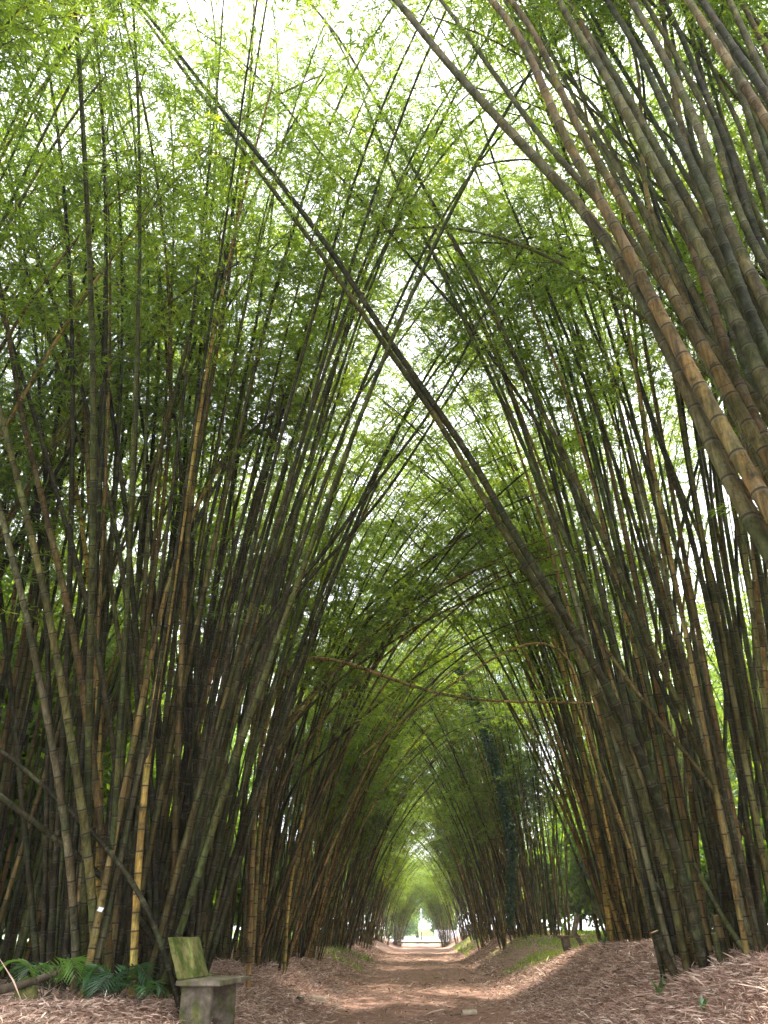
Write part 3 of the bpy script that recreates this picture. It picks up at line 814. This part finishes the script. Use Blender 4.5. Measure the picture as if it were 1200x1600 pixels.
iv = bpy.data.objects.new('ivy_column', None); COL.objects.link(iv)
ivp = np.array([at(797, 1440, 30.8), at(800, 1320, 30.8), at(780, 1220, 30.8), at(752, 1120, 30.8), at(728, 1070, 30.8), at(712, 1030, 30.8)])
iv.location = tuple(ivp[0]); tag(iv, 'dark ivy climbing a leaning stem among the right hand culms', 'ivy')
sl, ss = resample(ivp - ivp[0], .3)
me, _ = culm_mesh(sl, ss, .07, 6, 20, 'stem'); st = link('stem', me, iv); st.color = (.04, .03, .02, 1)
leaf_cloud('foliage', ivp - ivp[0], [.16, .26, .30], 7000, .10, M_IVY, iv)

# ================================================================== broadleaf trees in the open behind the rows
def make_tree(name, label, x, y, h, rad, nl, seed, group):
    r = np.random.default_rng(seed)
    o = bpy.data.objects.new(name, None); COL.objects.link(o)
    o.location = (x, y, float(gz(x, y)))
    tag(o, label, 'tree', group)
    VV, QQ, off = [], [], 0
    def add(P, rr, sd_=7):
        nonlocal off
        V, Q = tube(P, rr, sd_); VV.append(V); QQ.append(Q + off); off += len(V)
    t = np.linspace(0, 1, 9)
    tr = np.stack([.25 * np.sin(t * 4 + seed), .2 * np.sin(t * 3), t * h * .75], 1)
    add(tr, .22 * (1 - .75 * t) * h / 9)
    cl = []
    for i in range(16):
        b = tr[r.integers(2, 8)]
        az, el = r.uniform(0, 2 * pi), r.uniform(.1, 1.1)
        L = rad * r.uniform(.5, 1.0)
        e = b + np.array([cos(az) * cos(el), sin(az) * cos(el), sin(el)]) * L
        add(np.stack([b, (b + e) / 2 + [0, 0, .15], e]), np.array([.07, .045, .015]) * h / 9, 5)
        cl.append(e)
    for _ in range(26):
        d = unit(r.normal(0, 1, 3)); cl.append(np.array([0, 0, h * .58]) + d * np.array([rad, rad, h * .42]) * r.uniform(.45, 1))
    cl = np.array(cl)
    idx = r.integers(0, len(cl), nl)
    P = cl[idx] + r.normal(0, 1, (nl, 3)) * np.array([.75, .75, .5]) * rad / 3.4
    P[:, 2] = np.abs(P[:, 2] - .3) + .3
    D = unit(r.normal(0, .8, (nl, 3)) + np.array([0, 0, -.4])); N = unit(np.cross(D, r.normal(0, 1, (nl, 3))))
    L = .26 * r.uniform(.6, 1.4, nl)
    V = leaf_quads(P, D, N, L, L * .55).reshape(-1, 3)
    link('trunk', mkmesh('trunk', np.concatenate(VV), np.concatenate(QQ), [M_DEAD], smooth=True), o)
    link('crown', mkmesh('crown', V, np.arange(nl * 4).reshape(-1, 4), [M_TREE], attrs={'tint': r.normal(.5, .25, nl)}), o)
    return o
T1 = make_tree('broadleaf_tree', 'bright green tree in the sun beyond the far opening, left of the lamp post', -4.5, 119, 11.5, 5.6, 34000, 3, 'trees beyond the avenue')
T2 = make_tree('broadleaf_tree', 'yellow green tree in the sun beyond the far opening, right of the lamp post', 5.0, 121, 11.5, 5.4, 34000, 5, 'trees beyond the avenue')
def copy_tree(src, x, y, rz, sc, label, group='trees beyond the avenue'):
    r = src.copy(); COL.objects.link(r); r.location = (x, y, float(gz(x, y))); r.rotation_euler = (0, 0, rz); r.scale = (sc, sc, sc)
    r['label'] = label; r['group'] = group
    for ch in list(src.children):
        c = ch.copy(); COL.objects.link(c); c.parent = r
copy_tree(T1, -.5, 134, 1, 1.0, 'tree at the end of the avenue, straight behind the lamp post')
copy_tree(T2, -13, 128, 2, 1.1, 'tree past the far opening, hidden mostly by the left row')
copy_tree(T1, 14, 132, 3, 1.1, 'tree past the far opening, hidden mostly by the right row')
for i, (src, x, y, rz, sc, lb) in enumerate([
    (T1, -15, 24, .5, 1.0, 'leafy tree behind the left row, glimpsed through the culms at the left edge'),
    (T2, -22, 36, 1.5, 1.2, 'leafy tree behind the left row, further back than the one at the left edge'),
    (T1, -16, 52, 2.5, 1.1, 'leafy tree behind the left row, deep down the avenue'),
    (T2, -12.5, 14.5, 4.5, .7, 'low leafy tree in the sun at the far left edge'),
    (T1, -18, 18, 1.1, .8, 'low leafy tree behind the one at the far left edge'),
    (T1, -12, 33, 1.9, .75, 'low leafy tree close behind the third left clump'),
    (T1, 13.5, 19, 4.9, .75, 'low leafy tree in the sun at the far right edge'),
    (T2, 12, 52, 5.5, .8, 'low leafy tree close behind the right row, beyond the set back clump'),
    (T1, 20, 27, 2.2, 1.0, 'leafy tree behind the right row, glimpsed right of the stump clump'),
    (T2, 15.5, 44, 3.2, 1.1, 'leafy tree behind the right row, seen above the far bench'),
    (T1, 26, 42, .2, 1.25, 'leafy tree behind the right row, far back in the open'),
    (T2, 17, 62, 1.2, 1.1, 'leafy tree behind the right row, deep down the avenue'),
]):
    copy_tree(src, x, y, rz, sc, lb, 'trees behind the bamboo rows')

SH = make_tree('leafy_shrub', 'leafy shrub close behind the left row, at the left edge', -9.2, 15.5, 4.2, 2.4, 16000, 11, 'shrubs behind the bamboo rows')
SH['category'] = 'shrub'
for i, (x, y, sc, lb) in enumerate([
    (-9.0, 21, 1.0, 'leafy shrub behind the gap between the first and second left clumps'), (-9.6, 28.5, 1.1, 'leafy shrub behind the third left clump'),
    (-9.0, 35, 1.1, 'leafy shrub behind the fourth left clump'), (-8.6, 43, 1.1, 'leafy shrub behind the fifth left clump'), (-8.5, 52, 1.1, 'leafy shrub behind the left row, second furthest'), (-8.0, 62, 1.0, 'leafy shrub behind the left row, furthest down'),
    (-13.5, 18.5, 1.3, 'tall leafy shrub out in the open beyond the left row'),
    (-2.6, 112, .8, 'shrub beyond the far opening, left of the lamp post'), (3.2, 116, .7, 'shrub beyond the far opening, right of the lamp post'),
    (9.8, 16, 1.0, 'leafy shrub behind the stump clump, at the right edge'), (12.5, 24.5, 1.2, 'leafy shrub in the open behind the thick golden culms'), (9.2, 27.5, .7, 'low leafy shrub behind the bright grass patch'),
    (9.5, 41, 1.1, 'leafy shrub behind the ivy draped clump'), (8.8, 49, 1.1, 'leafy shrub behind the right row, middle of the avenue'), (8.4, 59, 1.1, 'leafy shrub behind the right row, furthest down'),
]):
    copy_tree(SH, x, y, i * 1.3, sc, lb, 'shrubs behind the bamboo rows')
for i, (src, x, y, sc, lb) in enumerate([
    (T1, -24, 26, 1.7, 'tall tree far out beyond the left row, nearest of the tall ones'), (T2, -26, 46, 1.8, 'tall tree far out beyond the left row, middle one'), (T1, -24, 70, 1.8, 'tall tree far out beyond the left row, furthest'),
    (T2, 27, 22, 1.7, 'tall tree far out beyond the right row, nearest of the tall ones'), (T1, 28, 58, 1.8, 'tall tree far out beyond the right row, furthest'),
]):
    copy_tree(src, x, y, i * 2.1, sc, lb, 'trees behind the bamboo rows')

# ================================================================== benches
def bx(x0, x1, y0, y1, z0, z1, skew=0.0, bev=.008, name='b'):
    import bmesh
    bm = bmesh.new()
    bmesh.ops.create_cube(bm, size=1)
    for v in bm.verts:
        v.co = ((x0 + x1) / 2 + v.co.x * (x1 - x0), (y0 + y1) / 2 + v.co.y * (y1 - y0), (z0 + z1) / 2 + v.co.z * (z1 - z0))
    bmesh.ops.bevel(bm, geom=bm.edges[:], offset=bev, segments=2, affect='EDGES')
    bmesh.ops.subdivide_edges(bm, edges=bm.edges[:], cuts=2, use_grid_fill=True)
    for v in bm.verts:
        n = .004 * math.sin(v.co.x * 23 + v.co.y * 17) + .003 * math.sin(v.co.z * 31 + v.co.y * 11)
        v.co.x += n; v.co.y += n * .7; v.co.z += n * .6
        if skew: v.co.x -= skew * (v.co.z - z0)
    me = bpy.data.meshes.new(name); bm.to_mesh(me); bm.free()
    return me
def part(name, me, mat, parent, label=None):
    me.materials.append(mat); o = link(name, me, parent)
    if label: o['label'] = label
    return o
b1 = bpy.data.objects.new('park_bench', None); COL.objects.link(b1)
bxp, byp = -2.65, 10.45
b1.location = (bxp, byp, .28); b1.rotation_euler = (0, 0, R(-5))
tag(b1, 'nearer mossy concrete bench on the left verge, green backrest facing the path', 'bench', 'concrete benches')
part('seat', bx(-.24, .31, -.02, 1.18, .43, .485), M_CON, b1)
part('leg', bx(-.19, .19, .07, .135, -.16, .43), M_CON, b1)
part('leg', bx(-.19, .19, 1.0, 1.065, -.16, .43), M_CON, b1)
part('backrest', bx(-.235, -.17, 0.0, .98, .49, .93, .40), M_CONM, b1, 'backrest slab covered in bright green moss')

b2 = bpy.data.objects.new('park_bench', None); COL.objects.link(b2)
p2 = at(892, 1483, 25.2)
gx = float(gz(p2[0], p2[1]))
b2.location = (p2[0], p2[1], gx - .02); b2.rotation_euler = (0, 0, R(174))
tag(b2, 'far dark concrete bench on the right beside the patch of bright grass', 'bench', 'concrete benches')
part('seat', bx(-.22, .36, 0, 1.15, .43, .485), M_CON, b2)
part('leg', bx(.02, .20, .08, .16, -.08, .43, -.12), M_CON, b2)
part('leg', bx(.02, .20, 1.0, 1.08, -.08, .43, -.12), M_CON, b2)
part('backrest', bx(-.12, -.03, .02, 1.12, .47, 1.0, .30), M_CON, b2)
part('back_support', bx(-.46, -.38, .1, .2, -.05, .55, -.5), M_CON, b2)
part('back_support', bx(-.46, -.38, .95, 1.05, -.05, .55, -.5), M_CON, b2)

# small mossy stone behind the near bench
import bmesh
def stone(name, loc, s, seed, mat, label, cat='stone'):
    bm = bmesh.new(); bmesh.ops.create_icosphere(bm, subdivisions=3, radius=1)
    r = random.Random(seed); ph = [r.uniform(0, 6) for _ in range(6)]
    for v in bm.verts:
        c = v.co
        q = 1 + .12 * math.sin(3 * c.x + ph[0]) + .1 * math.sin(4 * c.y + ph[1]) + .08 * math.sin(5 * c.z + ph[2]) + .04 * math.sin(9 * c.x + 8 * c.y + ph[3])
        m = max(abs(c.x), abs(c.y), abs(c.z)); q *= (1 + .5 * (1 / m - 1))
        v.co = (c.x * q * s[0], c.y * q * s[1], c.z * q * s[2])
    me = bpy.data.meshes.new(name); bm.to_mesh(me); bm.free(); me.materials.append(mat)
    o = link(name, me, None, loc); tag(o, label, cat); return o
stone('mossy_stone', (-2.86, 12.0, float(gz(-2.86, 12.0)) + .16), (.11, .1, .25), 4, M_CONM, 'small upright mossy stone behind the far end of the near bench')
p = at(45, 1538, 10.6)
stone('mossy_stone', (p[0], p[1], float(gz(p[0], p[1])) + .06), (.12, .1, .20), 9, M_CONM, 'small mossy stump like stone propping the fallen branch at far left')

# ================================================================== fallen wood, bamboo pieces
def limb(name, pts, r0, r1, mat, label, cat, group=None, sides=9):
    P, s = resample(np.array(pts, float), .08); P = smooth_line(P, 3)
    n = len(P); rad = np.linspace(r0, r1, n) * (1 + .13 * np.sin(np.arange(n) * 1.1) * rng.uniform(.3, 1, n))
    o0 = P[0].copy()
    V, Q = tube(P - o0, rad, sides)
    caps = []
    V = np.vstack([V, (P[0] - o0)[None], (P[-1] - o0)[None]]); c0 = len(V) - 2
    for q in range(sides):
        caps.append((c0, (q + 1) % sides, q)); b = (n - 1) * sides; caps.append((c0 + 1, b + q, b + (q + 1) % sides))
    me = mkmesh(name, V, [Q, np.array(caps)], [mat], smooth=True)
    o = link(name, me, None, tuple(o0)); tag(o, label, cat, group); return o
def gpt(px, py, dz=0.0):
    p = ground_at(px, py); p[2] = float(gz(p[0], p[1])) + dz; return p
limb('fallen_branch', [at(-15, 1550, 10.2), at(40, 1538, 10.5), at(90, 1520, 10.8), at(153, 1502, 11.2)], .05, .032, M_DEAD, 'dead branch lying across the litter below the palm seedlings', 'branch')
a_, b_ = gpt(62, 1552, .03), gpt(130, 1570, .03)
limb('fallen_cane', [a_, (a_ + b_) / 2, b_], .022, .018, M_CUT, 'pale broken cane on the straw in the bottom left', 'cane')
a_, b_ = gpt(2, 1526, .05), gpt(60, 1512, .08)

def piece(px, py, L, r0, az, label, mat=M_CUT, node=True):
    c = gpt(px, py, r0 * .8)
    d = np.array([cos(az), sin(az), 0.0])
    e = c + d * L
    e[2] = float(gz(e[0], e[1])) + r0 * .8
    t = np.array([0, .06, .12, .5, .88, .94, 1.0]); rr = r0 * np.array([1.0, 1.02, 1, .98, 1, 1.12, .9])
    P = c + (e - c) * t[:, None] - c
    V, Q = tube(P, rr, 12)
    V2, Q2 = tube(P[::-1], (rr * .8)[::-1], 12)
    n = len(V); b0 = (len(P) - 1) * 12
    rim = [(q, n + b0 + q, n + b0 + (q + 1) % 12, (q + 1) % 12) for q in range(12)]
    me = mkmesh('bamboo_piece', np.vstack([V, V2]), [Q, Q2 + n], [mat], smooth=True)
    o = link('bamboo_piece', me, None, tuple(c)); tag(o, label, 'bamboo piece', 'cut bamboo pieces on the path'); return o
k = Mat('pale_cane')
tco = k.n('TexCoord')
k.bsdf(k.ramp(k.noise(tco.outputs['Object'], 12, 4), [(0.3, (0.33, 0.26, 0.17)), (0.7, (0.55, 0.46, 0.33))]), 0.7)
M_PALE = k.m
piece(487, 1566, .27, .065, R(8), 'fat pale bamboo piece lying left of centre on the path', M_PALE)
piece(465, 1567, .12, .05, R(60), 'short dark bamboo stub beside the fat pale piece', M_DEAD)
piece(722, 1588, .27, .048, R(25), 'pale bamboo tube near the bottom right of the path', M_PALE)
piece(808, 1558, .14, .03, R(10), 'small tan bamboo chip on the right verge straw', M_CUT)
piece(1072, 1462, .16, .05, R(80), 'sawn orange brown bamboo block by the right stumps', M_CUT)
piece(718, 1533, .20, .03, R(30), 'dark little bamboo bit on the far right of the path', M_DEAD)
piece(300, 1418, .1, .02, 0, 'x', M_DEAD) if False else None
limb('stick', [gpt(700, 1590, .02), gpt(722, 1586, .02)], .010, .006, M_DEAD, 'thin stick touching the pale bamboo tube on the path', 'stick')
limb('stick', [gpt(958, 1522, .03), gpt(985, 1512, .03), gpt(1000, 1508, .04)], .022, .014, M_DEAD, 'brown stick on the straw slope left of the stumps', 'stick')
for i, (px, py, q, h, r_) in enumerate([(1060, 1510, 12.0, .62, .06), (1085, 1478, 12.3, .35, .05), (1130, 1470, 12.0, .55, .055), (1122, 1478, 11.8, .38, .04), (1175, 1450, 12.2, .30, .06)]):
    p = at(px, py, q); p[2] = float(gz(p[0], p[1])) - .1
    nm = ['tallest dark split bamboo stump leaning left at the front of the right clump', 'short orange topped stump between the leaning culms', 'squarish sawn stump with pale top under the green leaning culm', 'narrow green stump beside the squarish sawn one', 'low brown stump at the far right edge'][i]
    P, s = proc_line(p, R(180), R([20, 10, 4, 3, 8][i]), 0, h + .1, 0)
    P, s = resample(P, .1)
    so = bpy.data.objects.new('bamboo_stump', None); COL.objects.link(so); so.location = tuple(p); tag(so, nm, 'stump', 'cut stumps at the right clump')
    me, _ = culm_mesh(P - p, s, r_, 12, 9, 'stub', li=.2); st = link('stub', me, so)
    cc = COLS[['dark', 'brown', 'brown', 'green', 'brown'][i]]; st.color = (*cc, 1)
    T_ = unit(P[-1] - P[-2]); e = P[-1] - p + T_ * .004
    V, Q = tube(np.array([e - T_ * .01, e, e + T_ * .001]), np.array([r_ * .93, r_ * .93, r_ * .05]), 12)
    link('cut_face', mkmesh('cut_face', V, Q, [M_CUT]), so)

# white tag on a culm of the left clump
p = at(157, 1421, 10.55)
tg = bx(-.028, .028, -.003, .003, -.024, .024, 0, .001); tg.materials.append(Mat('white_paper').m)
k = Mat('tag_white'); k.bsdf((.75, .78, .82), .5); tg.materials[0] = k.m
o = link('paper_tag', tg, None, tuple(p)); o.rotation_euler = (0, R(18), R(10)); tag(o, 'small white paper tag stuck on a culm above the palm seedlings', 'tag')

# ================================================================== seedlings and sprouts
def frond(name, parent, az, L, rise, nl, lw, ll, tint, seed):
    r = random.Random(seed)
    t = np.linspace(0, 1, 14)
    x = L * (t * .85); z = L * (rise * t - (rise * .75) * t * t * 1.1)
    C = np.stack([x * cos(az), x * sin(az), z], 1)
    V, Q = tube(C, np.linspace(.008, .002, 14), 4)
    LP, LD, LL = [], [], []
    side = np.array([-sin(az), cos(az), 0])
    for i in range(nl):
        q = .18 + .82 * i / (nl - 1)
        p = np.array([np.interp(q, t, C[:, k_]) for k_ in range(3)])
        tg_ = unit(np.array([np.interp(min(1, q + .03), t, C[:, k_]) for k_ in range(3)]) - p + 1e-6)
        for sg in (1, -1):
            LP.append(p); LD.append(unit(tg_ * .75 + side * sg * .9 + np.array([0, 0, .1 - .35 * q])))
            LL.append(ll * (0.55 + .9 * math.sin(pi * min(.95, q * .85 + .1))) * r.uniform(.9, 1.1))
    LP, LD, LL = np.array(LP), np.array(LD), np.array(LL)
    N = unit(np.cross(LD, np.array([0, 0, 1.0]))) * .9 + np.array([0, 0, .25])
    LV = leaf_quads(LP, LD, N, LL, LL * lw).reshape(-1, 3)
    n = len(V)
    me = mkmesh(name, np.vstack([V, LV]), [Q, n + np.arange(len(LV)).reshape(-1, 4)], [M_TWIG, M_FERN], np.r_[np.zeros(len(Q)), np.ones(len(LL))],
                attrs={'tint': np.r_[np.zeros(len(Q)), np.full(len(LL), tint)]})
    return link(name, me, parent)
def palm(px, py, Yd, n, L, label, lw=.13, ll=.26, tint=.6, seed=1, azs=None, nl=15):
    p = at(px, py, Yd); p[2] = float(gz(p[0], p[1])); L *= .85; ll *= .8
    o = bpy.data.objects.new('palm_seedling', None); COL.objects.link(o); o.location = tuple(p)
    tag(o, label, 'palm seedling', 'palm seedlings under the left clump')
    r = random.Random(seed)
    for i in range(n):
        az = azs[i] if azs else r.uniform(0, 2 * pi)
        frond('frond', o, az, L * r.uniform(.75, 1.1), r.uniform(1.5, 2.6), nl, lw, ll, tint + r.uniform(-.2, .2), seed * 10 + i)
palm(78, 1515, 10.6, 6, .85, 'green feathery palm seedling at left with the longest arching frond', seed=3, tint=.9, azs=[R(10), R(60), R(150), R(-30), R(200), R(100)])
palm(185, 1520, 10.7, 8, .62, 'dark bluish palm seedling in the middle, left of the yellow culm', seed=5, tint=.15, nl=13)
palm(222, 1530, 10.5, 4, .45, 'small broad leaved palm seedling with glossy leaves just left of the near bench', lw=.32, ll=.17, tint=.4, seed=8, azs=[R(-10), R(30), R(160), R(-60)], nl=7)
palm(30, 1400, 12.0, 5, .8, 'thin shaded palm seedling at the left edge behind the front culms', seed=12, tint=.3)

def sprout(px, py, n, h, label, w=.22, sp=.5):
    p = gpt(px, py)
    o = bpy.data.objects.new('green_sprout', None); COL.objects.link(o); o.location = tuple(p)
    tag(o, label, 'sprout', 'green sprouts in the straw')
    for i in range(n):
        az = 2.4 * i + random.uniform(-.3, .3); t = np.linspace(0, 1, 7); tl = sp * random.uniform(.4, 1.2)
        C = np.stack([cos(az) * tl * t ** 1.5 * h, sin(az) * tl * t ** 1.5 * h, t * h * random.uniform(.7, 1)], 1)
        wd = w * h * np.sin(pi * np.clip(t * .9 + .12, 0, 1)) * .5
        sd_ = np.array([-sin(az), cos(az), 0])
        V = np.concatenate([C + sd_ * wd[:, None], C - [0, 0, .004], C - sd_ * wd[:, None]])
        Q = [(k_ * 7 + a, k_ * 7 + a + 1, (k_ + 1) * 7 + a + 1, (k_ + 1) * 7 + a) for k_ in (0, 1) for a in range(6)]
        link('leaf', mkmesh('leaf', V, np.array(Q), [M_FERN], smooth=True, attrs={'tint': np.full(12, random.uniform(.4, .9))}), o)
sprout(1032, 1562, 6, .30, 'larger green sprout in the straw below the right stumps')
sprout(1100, 1585, 4, .20, 'smaller dark green sprout at bottom right, nearer the corner')
sprout(290, 1583, 4, .16, 'tiny bright green sprout at the foot of the near bench', .25)
sprout(945, 1478, 8, .25, 'leafy tuft at the foot of the thick golden culm')

# ================================================================== leaf litter and grass
def blades(name, n, region, L, W, mat, flat=True, tintf=None, keep=None, mid=None, lift=.012):
    x = rng.uniform(region[0], region[1], n); 
    y = region[2] + (region[3] - region[2]) * rng.random(n) ** 1.35
    if keep is not None:
        m = rng.random(n) < keep(x, y); x, y = x[m], y[m]; n = len(x)
    z = gz(x, y)
    az = rng.uniform(0, 2 * pi, n); ll = rng.uniform(*L, n) ; ww = rng.uniform(*W, n)
    if flat:
        el = np.abs(rng.normal(0, .28, n)); z = z + rng.uniform(0, lift, n) + ww * .2
        D = np.stack([np.cos(az) * np.cos(el), np.sin(az) * np.cos(el), np.sin(el)], 1)
        N = unit(np.cross(D, unit(rng.normal(0, .45, (n, 3)) + np.array([0, 0, 1]))))
    else:
        el = rng.uniform(.8, 1.5, n) if mat is M_GRASS else np.abs(rng.normal(.12, .3, n))
        D = np.stack([np.cos(az) * np.cos(el), np.sin(az) * np.cos(el), np.sin(el)], 1)
        N = unit(np.cross(D, rng.normal(0, 1, (n, 3))))
    P = np.stack([x, y, z], 1)
    V = leaf_quads(P, D, N, ll, ww).reshape(-1, 3)
    tint = rng.random(n) if tintf is None else tintf(x, y, n)
    me = mkmesh(name, V, np.arange(n * 4).reshape(-1, 4), [mat], attrs={'tint': tint})
    return link(name, me)
k = Mat('straw')
a = k.n('Attribute', attribute_name='tint')
k.bsdf(k.ramp(a.outputs['Fac'], [(0.0, (0.13, 0.075, 0.055)), (0.35, (0.38, 0.235, 0.175)), (0.75, (0.62, 0.44, 0.34)), (1.0, (0.80, 0.66, 0.53))]), 0.75)
M_STRAW = k.m
def keep_litter(x, y):
    b = np.where(x > 0, sstep(1.2, 2.6, x), sstep(1.3, 2.5, -x))
    g_ = ((x > 2.6) & (x < 8) & (y > 24.5) & (y < 32))
    return (0.06 + .94 * b) * np.where(g_, .15, 1) * np.where(np.abs(x) > 7, .5, 1)
lt = blades('leaf_litter', 330000, (-8.5, 8.5, 6.3, 22), (.05, .20), (.006, .016), M_STRAW, keep=keep_litter, lift=.05)
tag(lt, kind='stuff', label='dry bamboo leaf litter and sheaths covering both banks', cat='leaf litter')
lt2 = blades('leaf_litter', 60000, (-8.5, 8.5, 22, 50), (.09, .24), (.014, .03), M_STRAW, keep=keep_litter, lift=.05)
for n_, L_, W_, c_ in ((700, (.35, .95), (.010, .022), 'long broken canes and twigs scattered on the litter'), (5000, (.03, .09), (.02, .045), 'dark damp flakes of sheath on the path and banks')):
    d_ = blades('leaf_litter', n_, (-8, 8, 8.5, 26), L_, W_, M_STRAW, tintf=(lambda x, y, n: rng.uniform(.3, .9, n)) if n_ < 1000 else (lambda x, y, n: rng.uniform(-.2, .25, n)), keep=lambda x, y: .35 + .65 * (np.abs(x) > 1.8), lift=.06)
    tag(d_, kind='stuff', label=c_, cat='leaf litter')
tag(lt2, kind='stuff', label='dry leaf litter further down the avenue', cat='leaf litter')
for (cx_, cy_, n_) in ((-4.7, 12.3, 16000), (4.5, 12.4, 16000), (-4.3, 19.5, 8000), (5.0, 20, 8000)):
    def near_base(x, y): return np.exp(-(((x - cx_) ** 2 + (y - cy_) ** 2) / 2.3))
    d_ = blades('leaf_litter', n_, (cx_ - 2.4, cx_ + 2.4, cy_ - 2.4, cy_ + 2.4), (.08, .30), (.010, .026), M_STRAW, False, None, near_base)
    tag(d_, kind='stuff', label='dry culm sheaths heaped round the foot of a bamboo clump', cat='leaf litter')
def keep_grass(x, y):
    q = np.sin(x * 1.3 + 1) * np.sin(y * .9) * .5 + .5
    r_ = ((x > 2.3) & (y > 24.3) & (y < 37)) * sstep(2.2, 4.2, x + .5 * np.sin(y * 1.7)) * (1 - sstep(33, 37, y))
    return r_ * np.clip(q * 1.5 - .1, 0, 1)
gr = blades('grass', 30000, (2.2, 10, 24, 37), (.06, .22), (.008, .018), M_GRASS, False, lambda x, y, n: np.clip(rng.normal(.6, .25, n), 0, 1), keep_grass)
tag(gr, kind='stuff', label='patch of bright green grass around the far bench', cat='grass')
def keep_g2(x, y):
    q = np.sin(x * 2.3 + 1) * np.sin(y * 1.1)
    v = np.where((x < -2.0) & (x > -3.4) & (y > 29) & (y < 38), .8, 0) + np.where((x > 2.2) & (x < 3.6) & (y > 44) & (y < 62), .8, 0) + np.where(np.abs(x) > 6.5, .8, 0)
    return v * (q > -.3)
gr2 = blades('grass', 90000, (-16, 16, 12, 70), (.12, .34), (.02, .035), M_GRASS, False, lambda x, y, n: np.clip(rng.normal(.55, .25, n), 0, 1), keep_g2)
tag(gr2, kind='stuff', label='grass tufts on the verges and in the open behind the rows', cat='grass')

# ================================================================== far end
def cyl(P, rr, sides=10): return tube(np.array(P, float), np.array(rr, float), sides)
lp = bpy.data.objects.new('lamp_post', None); COL.objects.link(lp)
lp.location = (.1, 99.5, .12); tag(lp, 'thin pale lamp post standing in the bright far opening', 'lamp post')
k = Mat('painted_steel'); k.bsdf((.45, .48, .5), .5); M_ST = k.m
V, Q = cyl([(0, 0, 0), (0, 0, .9)], [.08, .07]); link('base', mkmesh('base', V, Q, [M_DEAD], smooth=True), lp)
V, Q = cyl([(0, 0, .9), (0, 0, 2.9)], [.05, .04]); link('pole', mkmesh('pole', V, Q, [M_ST], smooth=True), lp)
V, Q = cyl([(0, 0, 2.9), (0, 0, 2.95), (0, 0, 3.2), (0, 0, 3.25)], [.04, .13, .11, .02]); link('lamp_head', mkmesh('lamp_head', V, Q, [M_ST], smooth=True), lp)
k = Mat('white_render'); g = k.n('NewGeometry')
k.bsdf(k.ramp(k.noise(g.outputs['Position'], 2, 4), [(0.3, (0.62, 0.55, 0.54)), (0.7, (0.75, 0.70, 0.69))]), .9)
wl = bx(1.8, 14, 113.6, 113.9, 0, 1.2, 0, .03); wl.materials.append(k.m)
o = link('boundary_wall', wl); tag(o, 'low pale rendered wall at the right of the far opening', 'wall')
print('objects', len(bpy.data.objects))

# faint humid air in the avenue
if True:
    k = Mat('humid_air')
    pv = k.n('VolumePrincipled'); pv.inputs['Color'].default_value = (.93, .95, 1, 1); pv.inputs['Density'].default_value = 0.0008; pv.inputs['Anisotropy'].default_value = .35
    k.l(pv.outputs[0], k.o.inputs['Volume'])
    hv = [(x, y, z) for z in (-2, 40) for y in (-30, 170) for x in (-80, 80)]
    hz = link('haze', mkmesh('haze', np.array(hv, float), np.array([(0, 2, 3, 1), (4, 5, 7, 6), (0, 1, 5, 4), (2, 6, 7, 3), (0, 4, 6, 2), (1, 3, 7, 5)]), [k.m]))
    tag(hz, kind='stuff', label='faint haze filling the avenue', cat='haze')
